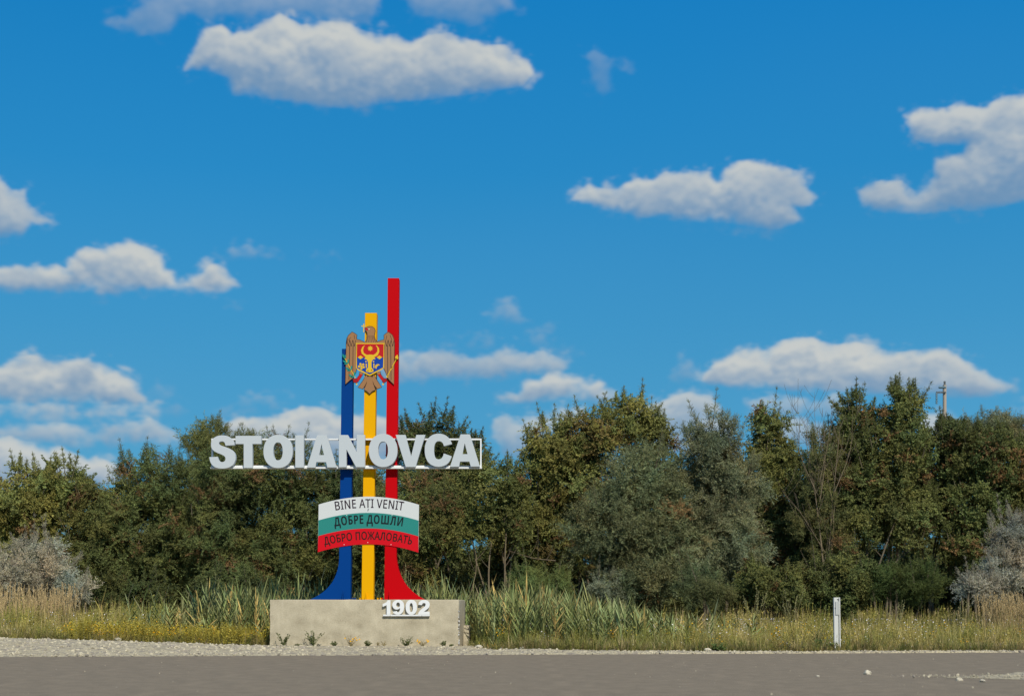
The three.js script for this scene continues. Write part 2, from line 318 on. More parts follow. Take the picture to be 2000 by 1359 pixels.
// concrete: colour with stains, pits and lines of the casting
const concreteMap = texture(1024, (x, y) => {
  const c = fbm(x * 6, y * 6, 1, 5), f = noise(x * 200, y * 200, 2) + 0.7 * noise(x * 90, y * 90, 4), rough = smooth(-0.05, 0.25, fbm(x * 5 + 4, y * 7, 6, 3)), pit = noise(x * 130, y * 130, 8) > 0.56 ? -42 * (0.3 + rough) : 0, streak = 4 * noise(x * 40, y * 2.5, 7);
  const v = 30 * c + 13 * f + pit + streak - 7 * rough;
  return [172 + v, 163 + v, 140 + v * 0.95];
});
const concreteBump = texture(1024, (x, y) => { const rough = smooth(-0.05, 0.25, fbm(x * 5 + 4, y * 7, 6, 3)); return 128 + 40 * noise(x * 220, y * 220, 2) + (18 + 60 * rough) * fbm(x * 60, y * 150, 3, 4) - (noise(x * 130, y * 130, 8) > 0.56 ? 60 : 0); }, false);
const concrete = new THREE.MeshStandardMaterial({ map: concreteMap, bumpMap: concreteBump, bumpScale: 0.011, roughness: 0.95 });
function castBlock(corners, y0, y1, amount, nx = 64, ny = 18) {  // plan corners [x, z] in order, walls and top with a rounded, uneven arris
  const pos = [], uv = [], idx = [], per = [];
  corners.forEach((c, k) => { const d = corners[(k + 1) % corners.length], L = Math.hypot(d[0] - c[0], d[1] - c[1]), n = Math.max(4, Math.round(L / 0.06)); for (let i = 0; i < n; i++) per.push([lerp(c[0], d[0], i / n), lerp(c[1], d[1], i / n), k, i / n]); });
  const cx = corners.reduce((a, c) => a + c[0], 0) / corners.length, cz = corners.reduce((a, c) => a + c[1], 0) / corners.length, n = per.length, rows = [];
  for (let j = 0; j <= ny; j++) rows.push([lerp(y0, y1 - 0.012, j / ny), 0]);
  rows.push([y1 - 0.003, 0.004], [y1, 0.014], [y1, 0.12], [y1, 0.4]);
  let run = 0; const along = per.map((p, i) => { if (i) run += Math.hypot(p[0] - per[i - 1][0], p[1] - per[i - 1][1]); return run; });
  rows.forEach(([y, inset], j) => { for (let i = 0; i <= n; i++) {
    const p = per[i % n], dx = cx - p[0], dz = cz - p[1], l = Math.hypot(dx, dz), nearTop = j > ny - 1 ? 1 : 0.35, edge = Math.min(p[3], 1 - p[3]) < 0.04 ? 0.012 : 0;
    const w = amount * (noise(p[0] * 6, y * 6, p[1] * 6) + 0.5 * noise(p[0] * 17, y * 17, p[1] * 17)) + edge * (0.8 + noise(y * 30, p[0], 1)), k = Math.min(0.98, (inset + w) / l);
    pos.push(p[0] + dx * k, y + nearTop * amount * 0.9 * noise(p[0] * 5, 9, p[1] * 5) * (y > y0 + 0.3 ? 1 : 0), p[1] + dz * k); uv.push((i === n ? run + 0.06 : along[i]) * 0.42, y * 0.42 + inset * 0.42);
    if (i < n && j < rows.length - 1) { const a = j * (n + 1) + i, b = a + n + 1; idx.push(a, a + 1, b, b, a + 1, b + 1); }
  } });
  const c0 = pos.length / 3; pos.push(cx, y1, cz); uv.push(0, 0); const last = (rows.length - 1) * (n + 1); for (let i = 0; i < n; i++) idx.push(last + i, last + i + 1, c0);
  const g = new THREE.BufferGeometry(); g.setAttribute('position', new THREE.Float32BufferAttribute(pos, 3)); g.setAttribute('uv', new THREE.Float32BufferAttribute(uv, 2)); g.setIndex(idx); g.computeVertexNormals(); return g;
}
const stoneForms = [lump(90, 1), lump(91, 1), lump(92, 1)], pebblePale = paint(0.52, 0.52, 0.50, 0.9), pebbleGrey = paint(0.16, 0.15, 0.14, 0.9);
const plinth = thing('concrete_plinth', 'rough pale concrete plinth carrying the number 1902 on its face', 'plinth', mx(710, PLINTH), 0, -PLINTH);
const PX = plinth.position.x, topY = my(1171, PLINTH);
{
  const l = mx(526, PLINTH) - PX, r = mx(896, PLINTH) - PX, rb = mx(909, PLINTH + 1.3) - PX;
  part('block', castBlock([[l, 0], [r, 0], [rb, -1.3], [l + 0.06, -1.3]], -0.1, topY, 0.008), concrete, plinth);
  const fx = mx(909.3, PLINTH + 1.1) - PX, tx = mx(917, PLINTH + 1.1) - PX, y = my(1222, PLINTH);
  part('footing', castBlock([[fx - 0.3, -0.92], [tx, -0.92], [tx, -1.5], [fx - 0.3, -1.5]], -0.1, y, 0.02), concrete, plinth, 'lower rough concrete lump behind the right end');
}
{ // pebbles laid bare along the chipped right-hand arris
  const r = mulberry(33), x = mx(896, PLINTH) - PX;
  for (let i = 0; i < 46; i++) { const y = 0.08 + Math.pow(r(), 1.3) * (topY - 0.28), s = 0.006 + 0.011 * r(), m = part('pebble', stoneForms[i % 3], i % 3 ? pebblePale : pebbleGrey, plinth); m.position.set(x - 0.012 + 0.02 * r(), y, -0.004 - 0.01 * r()); m.scale.setScalar(s); m.rotation.set(r() * 6, r() * 6, 0); }
}
// outline shapes written in a zoomed picture's units and turned to metres about an origin
function path(text, to) {
  const s = new THREE.Shape(), n = text.trim().split(/[\s,]+/); let i = 0, c = '';
  const xy = () => to(Number(n[i++]), Number(n[i++]));
  while (i < n.length) {
    if (/[MLCZ]/.test(n[i])) c = n[i++];
    if (c === 'Z') break;
    if (c === 'M') { s.moveTo(...xy()); c = 'L'; } else if (c === 'L') s.lineTo(...xy()); else { const a = xy(), b = xy(), d = xy(); s.bezierCurveTo(...a, ...b, ...d); }
  }
  return s;
}
function ring(to, cx, cy, rx, ry, p = 2.25) { const pts = []; for (let k = 0; k < 48; k++) { const a = (k / 48) * Math.PI * 2, c = Math.cos(a), q = Math.sin(a); pts.push(new THREE.Vector2(...to(cx + rx * Math.sign(c) * Math.pow(Math.abs(c), 2 / p), cy + ry * Math.sign(q) * Math.pow(Math.abs(q), 2 / p)))); } return pts; }
const poly = (text, to) => new THREE.Shape(text.trim().split(/\s+/).map((s) => new THREE.Vector2(...to(...s.split(',').map(Number)))));
function slab(shapes, depth, bevel = 0.004, segs = 10) {
  const g = new THREE.ExtrudeGeometry(shapes, { depth: depth - 2 * bevel, bevelEnabled: bevel > 0, bevelThickness: bevel, bevelSize: bevel, bevelOffset: -bevel, bevelSegments: 1, curveSegments: segs });
  g.translate(0, 0, bevel); return g;                           // from z = 0 (back) to z = depth (front)
}
// the year on the plinth
{
  const d = PLINTH - 0.06, to = (x, y) => [mx(735 + x / 16.667, d) - PX, my(1160 + y / 16.667, d)];
  const nine = path('M 530,575 L 665,552 C 672,580 685,595 705,595 C 745,590 765,540 768,455 C 745,480 710,500 665,505 C 590,510 515,450 515,350 C 515,260 590,190 710,190 C 830,190 900,260 900,400 C 900,570 830,670 700,670 C 610,668 560,640 530,575 Z', to);
  nine.holes.push(new THREE.Path(ring(to, 705, 350, 63, 80)));
  const zero = new THREE.Shape(ring(to, 1135, 430, 187, 242)); zero.holes.push(new THREE.Path(ring(to, 1133, 438, 57, 150)));
  const digits = [poly('200,330 330,260 365,200 455,200 455,672 330,672 330,365 200,418', to), nine, zero,
    path('M 1365,350 C 1370,240 1450,195 1555,195 C 1670,195 1735,255 1735,345 C 1735,420 1690,470 1620,520 L 1545,572 L 1732,572 L 1732,673 L 1350,673 C 1355,600 1400,550 1480,480 C 1560,420 1600,385 1600,345 C 1600,310 1580,293 1550,293 C 1510,293 1490,315 1483,362 Z', to)];
  const holder = part('number_bar', merged([box(to(215, 0)[0], to(1735, 0)[0], to(0, 669)[1], to(0, 718)[1], 0.058, -0.02)]), white, plinth);
  digits.forEach((s) => { part('digit', slab([s], 0.018, 0.002), white, holder).position.z = 0.0435; });
  for (const x of [450, 1480]) { const b = new THREE.CylinderGeometry(0.006, 0.006, 0.012, 8); b.rotateX(Math.PI / 2); b.translate(to(x, 0)[0], to(0, 700)[1], 0.06); part('screw', b, steelEdge, holder); }
}

const sign = thing('town_sign', 'tall welcome sign of blue, yellow and red posts with big grey letters on the plinth', 'sign', mx(718, POST), topY - 0.004, -POST);
const SX = sign.position.x, SY = sign.position.y;
const sp = (d = POST) => (x, y) => [mx(x, d) - SX, my(y, d) - SY];
{
  const to = sp();
  const posts = [
    ['post', path('M 667.4,681 L 689,681 L 686.4,930 L 684,1171 L 604,1171 C 642,1156 661,1128 662,1088 L 664.2,930 Z', to), blue, 'blue post with a foot flaring outwards', 670],
    ['post', path('M 712.5,611 L 735.5,611 L 731.5,930 L 729,1171 L 705.6,1171 L 709.1,930 Z', to), yellow, 'straight yellow post between the other two', 715],
    ['post', path('M 757,543 L 779,543 L 775.1,930 L 774,1088 C 776,1128 797,1156 830,1171 L 750,1171 L 753,930 Z', to), red, 'tallest post, red, with a foot flaring outwards', 761],
  ];
  for (const [name, shape, m, label, gx] of posts) {
    const p = part(name, slab([shape], 0.26, 0.004, 16), m, sign, label); p.position.z = -0.26;
    const [x] = to(gx, 0), h = (gx === 715 ? 0.16 : 0.2), s = new THREE.Shape([[0, 0], [0.15, 0], [0.02, h], [0, h]].map((q) => new THREE.Vector2(...q)));
    const g = new THREE.ExtrudeGeometry([s], { depth: 0.012, bevelEnabled: false }); g.rotateY(-Math.PI / 2); g.translate(x + 0.006, 0.005, 0.26); part('gusset', g, m, p);
    for (const bx of gx === 715 ? [-0.14, -0.09, 0.24, 0.30] : gx === 670 ? [0.2, 0.25] : [-0.17]) { const b = new THREE.CylinderGeometry(0.018, 0.018, 0.055, 6); b.translate(x + bx, 0.022, 0.2); part('anchor_nut', b, m, p); }
  }
}
// the name in big letters on a frame
{
  const d = POST - 0.24, to3 = (x, y) => sp(d)(400 + x / 7.143, 830 + y / 7.143), to4 = (x, y) => sp(d)(670 + x / 7.143, 830 + y / 7.143);
  const round = (to, cx, cy, rx, ry, hx, hy, hrx, hry) => { const s = new THREE.Shape(ring(to, cx, cy, rx, ry, 2.15)); s.holes.push(new THREE.Path(ring(to, hx, hy, hrx, hry, 2.3))); return s; };
  const withHole = (s, h) => { s.holes.push(new THREE.Path(h.getPoints())); return s; };
  const letters = [
    ['S', path('M 412,280 C 400,190 330,143 240,143 C 140,143 80,195 80,270 C 80,350 130,375 200,400 C 250,420 283,435 283,470 C 283,500 260,516 235,516 C 200,516 180,490 175,442 L 57,447 C 65,560 130,608 235,608 C 350,608 425,555 425,455 C 425,370 370,335 290,308 C 230,288 192,278 192,255 C 192,238 210,228 235,228 C 262,228 278,248 282,288 Z', to3)],
    ['T', poly('423,150 783,150 783,265 660,265 660,600 537,600 537,265 423,265', to3)],
    ['O', round(to3, 1018, 368, 205, 233, 1017, 366, 68, 127)],
    ['I', poly('1258,143 1378,143 1378,594 1258,594', to3)],
    ['A', withHole(poly('1420,594 1560,143 1700,143 1835,592 1705,592 1688,518 1553,518 1538,594', to3), poly('1625,262 1662,420 1590,420', to3))],
    ['N', poly('-62,139 65,139 187,375 187,138 303,138 303,588 178,588 45,340 45,588 -62,590', to4)],
    ['O', round(to4, 557, 355, 200, 232, 557, 353, 70, 125)],
    ['V', poly('732,137 870,137 948,435 1020,137 1147,136 1010,586 872,586', to4)],
    ['C', path('M 1520,265 C 1490,170 1425,120 1330,120 C 1215,120 1137,205 1137,352 C 1137,500 1215,583 1330,583 C 1430,583 1495,525 1515,435 L 1402,395 C 1395,450 1370,478 1330,478 C 1290,478 1268,440 1268,355 C 1268,265 1290,225 1335,225 C 1370,225 1395,245 1405,295 Z', to4)],
    ['A', withHole(poly('1490,583 1638,130 1770,130 1910,579 1780,581 1762,510 1632,510 1617,583', to4), poly('1697,250 1738,407 1663,407', to4))],
  ];
  const fd = POST - 0.1, at = sp(fd), L = at(412, 0)[0], R = at(940.5, 0)[0], T = at(0, 856.2)[1], B = at(0, 915.5)[1];
  const frame = part('letter_frame', merged([
    box(L, R, T, T - 0.034, 0.02, 0.10), box(L, L + 0.03, T - 0.034, B + 0.07, 0.03, 0.098), box(R - 0.03, R, T - 0.034, B + 0.07, 0.03, 0.098),
    box(L, R, B + 0.032, B + 0.07, 0.004, 0.105), box(L - 0.005, R + 0.005, B, B + 0.032, 0.004, 0.165),
  ]), white, sign, 'slim white steel frame behind the letters');
  for (const [name, s] of letters) part('letter', slab([s], 0.12, 0.003, 14), letterGrey, frame, `light grey block letter ${name}`).position.z = 0.12;
}
// the arched welcome panel in three stripes, with lettering
const fonts = new FontLoader(), sans = await fonts.loadAsync('fonts/droid/droid_sans_regular.typeface.json'), sansBold = await fonts.loadAsync('fonts/droid/droid_sans_bold.typeface.json');
{
  const d = POST - 0.012, at = sp(d), to = (x, y) => at(600 + x / 8.333, 950 + y / 8.333);
  const arc = (yl, ym, yr, x) => { const t = (x - 1000) / 817; return ym + (t < 0 ? yl - ym : yr - ym) * t * t; };
  const lines = [[293, 165, 297], [550, 428, 557], [805, 683, 815], [1065, 941, 1078]], edgeX = [[183, 1818], [181, 1812], [176, 1808], [168, 1808]];
  const mats = [paint(0.53, 0.56, 0.56, 0.5), paint(0.022, 0.20, 0.175, 0.5), paint(0.52, 0.002, 0.009, 0.5)], inks = [paint(0.02, 0.01, 0.02, 0.8), paint(0.008, 0.013, 0.017, 0.8), paint(0.025, 0.009, 0.008, 0.8)];
  const labels = ['white upper stripe', 'green middle stripe', 'red lower stripe'];
  const words = [['BINE AȚI VENIT', sans, 445, 1560, 345, 1.46e-4, 100, 0.003], ['ДОБРЕ ДОШЛИ', sansBold, 440, 1560, 605, 1.5e-4, 104, 0], ['ДОБРО ПОЖАЛОВАТЬ', sans, 280, 1700, 862, 1.75e-4, 90, 0.0045]];
  const mm = 8.333 * FOCAL / d;                                   // zoom units per metre
  const outline = []; for (let k = 0; k <= 24; k++) outline.push(to(lerp(...edgeX[0], k / 24), arc(...lines[0], lerp(...edgeX[0], k / 24)))); for (let k = 24; k >= 0; k--) outline.push(to(lerp(...edgeX[3], k / 24), arc(...lines[3], lerp(...edgeX[3], k / 24))));
  const panel = part('welcome_panel', slab([new THREE.Shape(outline.map((p) => new THREE.Vector2(...p)))], 0.01, 0.001), paint(0.5, 0.5, 0.5, 0.5), sign, 'arched panel with a greeting in three lines'); panel.position.z = 0.002;
  for (let k = 0; k < 3; k++) {
    const pts = []; for (let i = 0; i <= 24; i++) { const x = lerp(...edgeX[k], i / 24); pts.push(new THREE.Vector2(...to(x, arc(...lines[k], x)))); } for (let i = 24; i >= 0; i--) { const x = lerp(...edgeX[k + 1], i / 24); pts.push(new THREE.Vector2(...to(x, arc(...lines[k + 1], x)))); }
    const stripe = part('stripe', slab([new THREE.Shape(pts)], 0.003, 0), mats[k], panel, labels[k]); stripe.position.z = 0.0103;
    const [text, font, xa, xb, base, bow, cap, fat] = words[k], size = cap / mm / 0.714, res = font.data.resolution, adv = (c) => { const gl = font.data.glyphs[c === 'Ț' ? 'T' : c]; return ((gl?.ha ?? 600) * size) / res; };
    let total = 0; for (const c of text) total += adv(c);
    const span = (xb - xa) / mm, squeeze = span / total, geos = []; let run = 0;
    for (const c of text) {
      const w = adv(c) * squeeze, midX = xa + (run + w / 2) * mm, by = base + bow * (midX - 1000) ** 2, slope = -2 * bow * (midX - 1000); run += w; if (c === ' ') continue;
      const shapes = font.generateShapes(c === 'Ț' ? 'T' : c, size), g = new THREE.ExtrudeGeometry(shapes, { depth: 0.001, bevelEnabled: fat > 0, bevelThickness: 0.0003, bevelSize: fat, bevelSegments: 1, curveSegments: 6 }), parts = [g];
      if (c === 'Ț') { const cm = new THREE.ExtrudeGeometry(font.generateShapes(',', size * 0.8), { depth: 0.001, bevelEnabled: false }); cm.translate(adv('T') / 2 - size * 0.1, -size * 0.26, 0); parts.push(cm); }
      for (const q of parts) { q.translate(-adv(c) / 2, 0, 0); q.scale(squeeze * 0.99, 1, 1); q.rotateZ(Math.atan(slope)); q.translate(...to(midX, by), 0); geos.push(q); }
    }
    part('lettering', merged(geos), inks[k], panel).position.z = 0.0138;
  }
  for (const [x, y] of [[992, 203], [640, 470], [1378, 470], [597, 946], [983, 912], [1362, 946]]) { const b = new THREE.SphereGeometry(0.009, 8, 6); b.scale(1, 1, 0.5); b.translate(...to(x, y), 0.0145); part('rivet', b, white, panel); }
}
// the emblem: flat cut-outs laid one over the other
{
  const d = POST - 0.03, at = sp(d), to = (x, y) => at(655 + x / 8.493, 620 + y / 8.493), T = 0.003;
  const brown = paint(0.29, 0.15, 0.065, 0.6), gold = paint(0.62, 0.40, 0.02, 0.6), crimson = paint(0.42, 0.008, 0.012, 0.6), royal = paint(0.002, 0.045, 0.30, 0.6), leaf = paint(0.01, 0.22, 0.17, 0.5), lineM = dark;
  const wingL = '275,242 215,300 190,350 180,420 178,560 172,800 165,1105 235,1040 285,1005 330,920 345,860 338,430 350,365 345,330 352,292 310,262', wingR = '880,245 938,290 965,350 975,420 973,560 970,800 968,1108 905,1045 865,1000 840,920 805,850 815,430 805,365 810,330 803,297 845,262';
  const shL = '342,362 400,375 465,405 500,430 342,430', shR = '808,368 750,385 690,410 655,430 812,430';
  const head = '520,163 560,150 610,155 645,185 655,215 648,260 640,300 650,350 680,400 692,430 478,430 515,380 528,330 530,270 520,235 500,215 490,180';
  const tails = ['512,950 545,1005 495,1115 450,1185 375,1158 450,1060', '635,950 600,1005 640,1115 695,1182 762,1155 690,1050', '540,980 600,980 625,1100 660,1200 610,1220 565,1265 520,1220 475,1198 510,1110'];
  const legs = ['400,900 460,925 445,955 395,935', '680,915 740,900 748,930 700,952'], socks = ['410,935 448,950 370,1070 335,1035', '700,950 740,932 798,1010 775,1050'], feet = ['290,1020 345,1015 372,1040 348,1085 302,1072', '785,1012 852,1015 845,1052 800,1085 778,1060'];
  const grown = (text, by) => { const p = text.split(' ').map((s) => s.split(',').map(Number)); let area = 0; p.forEach(([x, y], i) => { const [u, v] = p[(i + 1) % p.length]; area += x * v - u * y; }); const sgn = Math.sign(area); return p.map((q, i) => { const a = p[(i + p.length - 1) % p.length], b = p[(i + 1) % p.length], e = [q[0] - a[0], q[1] - a[1]], f = [b[0] - q[0], b[1] - q[1]], le = Math.hypot(...e), lf = Math.hypot(...f); let nx = e[1] / le + f[1] / lf, ny = -e[0] / le - f[0] / lf; const ln = Math.max(0.7, Math.hypot(nx, ny)); return `${q[0] + (sgn * nx / ln) * by},${q[1] + (sgn * ny / ln) * by}`; }).join(' '); };
  const crest = part('coat_of_arms', slab([wingL, wingR, shL, shR, head, ...tails, ...legs, ...socks, ...feet].map((t) => poly(grown(t, 9), to)), 0.008, 0), lineM, sign, 'flat painted eagle emblem with a shield, branch and mace'); crest.position.z = 0.022;
  const put = (name, shapes, m, level) => { const o = part(name, slab([].concat(shapes), 0.0026, 0), m, crest); o.position.z = 0.0082 + level * T; return o; };
  const strip = (x0, y0, x1, y1, w) => { const l = Math.hypot(x1 - x0, y1 - y0), nx = ((y1 - y0) / l) * w / 2, ny = (-(x1 - x0) / l) * w / 2; return poly(`${x0 + nx},${y0 + ny} ${x1 + nx},${y1 + ny} ${x1 - nx},${y1 - ny} ${x0 - nx},${y0 - ny}`, to); };
  const disc = (x, y, r, ry = r) => new THREE.Shape(ring(to, x, y, r, ry, 2));
  put('wing', poly(wingL, to), brown, 0); put('wing', poly(wingR, to), brown, 0);
  put('wing', poly(shL, to), brown, 0.05); put('wing', poly(shR, to), brown, 0.05);
  put('head', poly(head, to), brown, 0.1);
  tails.forEach((t, i) => put('tail_feather', poly(t, to), brown, i * 0.1));
  const f = []; for (const s of [[236, 460, 222, 1030], [292, 460, 285, 985], [205, 340, 180, 440], [862, 460, 868, 985], [916, 460, 922, 1035]]) f.push(strip(...s, 9));
  for (const [x0, y, n, w] of [[188, 445, 3, 50], [825, 445, 3, 50]]) for (let k = 0; k < n; k++) { f.push(strip(x0 + k * w, y - 70, x0 + k * w + w / 2 - 4, y + 30, 8), strip(x0 + k * w + w / 2, y + 30, x0 + (k + 1) * w - 3, y - 70, 8)); }
  for (const [a, b] of [[550, 510], [568, 548], [588, 592], [605, 632], [622, 665]]) f.push(strip(a, 300, b, 412, 5));
  f.push(strip(250, 330, 215, 380, 6), strip(310, 290, 320, 360, 6), strip(905, 290, 935, 370, 6), strip(850, 300, 840, 370, 6));
  put('feather_lines', f, lineM, 1.1);
  put('beak', poly('472,186 515,170 535,185 545,206 520,216 505,226 510,206', to), crimson, 1.1); put('eye', disc(557, 192, 11, 8), paint(0.6, 0.6, 0.55), 1.15);
  put('cross', [strip(469, 103, 469, 245, 16), strip(430, 143, 460, 143, 16), strip(478, 143, 508, 143, 16)], gold, 1.2);
  legs.forEach((t) => put('leg', poly(t, to), brown, 0.1)); socks.forEach((t) => put('leg', poly(t, to), crimson, 0.2)); feet.forEach((t) => put('foot', poly(t, to), paint(0.32, 0.008, 0.012), 0.3));
  put('shield_border', poly('330,425 822,425 808,450 806,835 760,870 568,970 385,880 340,840 345,450', to), gold, 2);
  put('shield_field', poly('358,442 798,442 795,664 355,664', to), crimson, 3); put('shield_field', poly('355,666 795,666 790,830 567,945 355,835', to), royal, 3);
  put('bull_head', poly('495,458 445,490 423,545 435,600 480,640 498,660 480,690 520,700 540,740 540,830 505,870 510,900 570,915 628,900 630,870 598,830 598,740 620,700 665,690 645,660 700,630 728,570 722,510 690,470 665,458 695,510 695,565 660,605 625,622 575,615 520,622 470,590 458,545 470,490', to), gold, 4);
  const star = []; for (let k = 0; k < 16; k++) { const a = (k / 16) * Math.PI * 2, q = k % 2 ? 28 : 50; star.push(new THREE.Vector2(...to(577 + q * Math.sin(a), 515 - q * Math.cos(a)))); } put('star', new THREE.Shape(star), gold, 4);
  for (const x of [415, 730]) put('diamond', poly(`${x - 46},662 ${x},631 ${x + 46},662 ${x},695`, to), gold, 4);
  put('rose', [[415, 775], [460, 782], [390, 815], [430, 812], [467, 825], [430, 848]].map(([x, y]) => disc(x, y, 19)), gold, 4);
  for (const x of [506, 632]) put('torch', [disc(x, 733, 12), strip(x + 4, 765, x + 6, 840, 18)], gold, 4);
  put('crescent', poly('740,790 712,774 685,778 665,792 656,820 662,842 678,856 684,828 700,802', to), gold, 4);
  put('nostril', disc(540, 885, 9, 6), lineM, 5); put('nostril', disc(600, 875, 9, 6), lineM, 5);
  put('branch', [strip(160, 680, 330, 1010, 13), disc(352, 1105, 14)], gold, 1.3);
  const lf = []; for (const [x, y, a] of [[130, 640, -0.3], [155, 655, 0.3], [155, 735, -0.9], [210, 725, 0.3], [180, 765, 1.4], [200, 850, -1.0], [262, 835, 0.25], [225, 875, 1.4], [250, 965, -1.0], [315, 935, 0.25], [280, 985, 1.4]]) { const c = Math.cos(a), s = Math.sin(a); lf.push(poly([[0, -44], [15, -10], [12, 22], [0, 40], [-12, 22], [-15, -10]].map(([u, v]) => `${x + u * c - v * s},${y + u * s + v * c}`).join(' '), to)); }
  put('branch_leaves', lf, leaf, 1.5);
  put('mace', [strip(858, 975, 1015, 680, 13), disc(858, 977, 18, 20), disc(940, 832, 13), poly('990,650 1030,615 1045,680 1000,710', to), disc(788, 1106, 15)], gold, 1.4);
}

// ---------------------------------------------------------------- roadside marker post and power pole
{
  const d = 28.3, x = mx(1636, d), post = thing('marker_post', 'white plastic roadside marker post with a grey reflector standing in the grass', 'post', x, height(x, -d) - 0.02, -d);
  const pl = paint(0.55, 0.56, 0.53, 0.6), w = 0.062, H = 1.1;
  const prof = new THREE.Shape([[-w, -0.03], [-w, 0.018], [-w + 0.008, 0.026], [0.006, 0.03], [0.018, 0.012], [0.018, -0.012], [0.046, -0.012], [0.048, 0.022], [w, 0.022], [w, -0.03]].map((p) => new THREE.Vector2(...p)));
  const g = new THREE.ExtrudeGeometry([prof], { depth: H, bevelEnabled: true, bevelSize: 0.002, bevelThickness: 0.002, bevelSegments: 1 }); g.rotateX(-Math.PI / 2); g.scale(1, 1, -1); 
  { const idx = g.index; if (!idx) { const p = g.attributes.position; for (let i = 0; i < p.count; i += 3) { const a = [p.getX(i), p.getY(i), p.getZ(i)]; p.setXYZ(i, p.getX(i + 1), p.getY(i + 1), p.getZ(i + 1)); p.setXYZ(i + 1, ...a); } } g.computeVertexNormals(); }
  part('shaft', g, pl, post);
  const refl = part('reflector', box(-0.022, 0.036, H - 0.34, H - 0.075, 0.022, 0.048), paint(0.40, 0.42, 0.40, 0.35), post); part('reflector_rim', box(-0.03, -0.022, H - 0.34, H - 0.075, 0.02, 0.051), pl, refl);
  part('cap_screw', box(0.0, 0.024, H - 0.045, H - 0.03, 0.028, 0.036), dark, post); part('cap_screw', box(-0.044, -0.034, H - 0.215, H - 0.2, 0.024, 0.034), dark, post);
  post.rotation.z = 0.011;
}
{
  const d = 62, k = d / FOCAL, x = mx(1846, d), top = my(752, d), pole = thing('power_pole', 'weathered concrete power pole rising behind the trees', 'power pole', x, -0.1, -d), conc = paint(0.36, 0.31, 0.25, 0.9), iron = paint(0.08, 0.09, 0.09, 0.6), glass = paint(0.05, 0.12, 0.16, 0.3);
  const g = new THREE.CylinderGeometry(0.075, 0.13, top + 0.1, 10); g.translate(0, (top + 0.1) / 2, 0); part('shaft', g, conc, pole);
  const yA = my(767, d) + 0.1, yB = my(822, d) + 0.1;
  part('crossarm', merged([box(-18 * k, 0.02, yA - 0.03, yA + 0.03, 0.07, 0.13)]), iron, pole); part('crossarm', box(-19 * k, 23 * k, yB - 0.03, yB + 0.03, 0.07, 0.13), iron, pole);
  part('brace', tube([[-17 * k, yB, 0.1], [-1 * k, yB + 11 * k, 0.1]], 0.025, 0.025, 5), iron, pole);
  part('top_pin', box(-0.035, 0.035, top, top + 12 * k, -0.035, 0.035), iron, pole); 
  const ins = (px, y, len) => { const list = []; for (let q = 0; q < 5; q++) { const c = new THREE.CylinderGeometry(0.03, 0.055, len / 6, 8); c.translate(px * k, y - (q + 0.6) * (len / 5), 0.1); list.push(c); } part('insulator', merged(list), glass, pole); };
  ins(-17, yA, 22 * k); ins(-18, yB, 10 * k); ins(21, yB, 10 * k);
  const b2 = new THREE.CylinderGeometry(0.05, 0.05, 0.3, 8); b2.rotateZ(Math.PI / 2); b2.translate(-0.12, my(757, d) + 0.1, 0.05); part('insulator', b2, glass, pole);
}

// ---------------------------------------------------------------- trees and shrubs
const barkMap = texture(256, (x, y) => { const n = noise(x * 24, y * 6, 1) + 0.6 * noise(x * 60, y * 20, 3); return [98 + 34 * n, 89 + 31 * n, 73 + 27 * n]; });
const bark = new THREE.MeshStandardMaterial({ map: barkMap, roughness: 1 }), paleBark = new THREE.MeshStandardMaterial({ map: barkMap, color: new THREE.Color().setRGB(1.25, 1.2, 1.1), roughness: 1 });
const foliage = new THREE.MeshPhysicalMaterial({ vertexColors: true, roughness: 0.75, specularIntensity: 0.35, transmission: 0.32, thickness: 0, side: THREE.DoubleSide });
const blades = new THREE.MeshPhysicalMaterial({ vertexColors: true, roughness: 0.8, specularIntensity: 0.2, transmission: 0.15, thickness: 0, side: THREE.DoubleSide });

class Leaves {                                                    // collects leaf faces with a tint for each
  constructor() { this.pos = []; this.nor = []; this.col = []; }
  tri(a, b, c, n, t) { for (const p of [a, b, c]) { this.pos.push(p.x, p.y, p.z); this.nor.push(n.x, n.y, n.z); this.col.push(t[0], t[1], t[2]); } }
  leaf(p, dir, side, l, w, t) {                                   // a lancet blade of two faces, folded a little on its rib
    const up = new THREE.Vector3().crossVectors(side, dir).normalize(), m = p.clone().addScaledVector(dir, l * 0.45), tip = p.clone().addScaledVector(dir, l);
    const a = m.clone().addScaledVector(side, w / 2).addScaledVector(up, w * 0.12), b = m.clone().addScaledVector(side, -w / 2).addScaledVector(up, w * 0.12);
    this.tri(p, a, tip, up.clone().addScaledVector(side, -0.3).normalize(), t); this.tri(p, tip, b, up.clone().addScaledVector(side, 0.3).normalize(), t);
  }
  build() { const g = new THREE.BufferGeometry(); g.setAttribute('position', new THREE.Float32BufferAttribute(this.pos, 3)); g.setAttribute('normal', new THREE.Float32BufferAttribute(this.nor, 3)); g.setAttribute('color', new THREE.Float32BufferAttribute(this.col, 3)); return g; }
}
const V = (x, y, z) => new THREE.Vector3(x, y, z);
function randomDir(r) { const z = r() * 2 - 1, a = r() * Math.PI * 2, s = Math.sqrt(1 - z * z); return V(s * Math.cos(a), z, s * Math.sin(a)); }
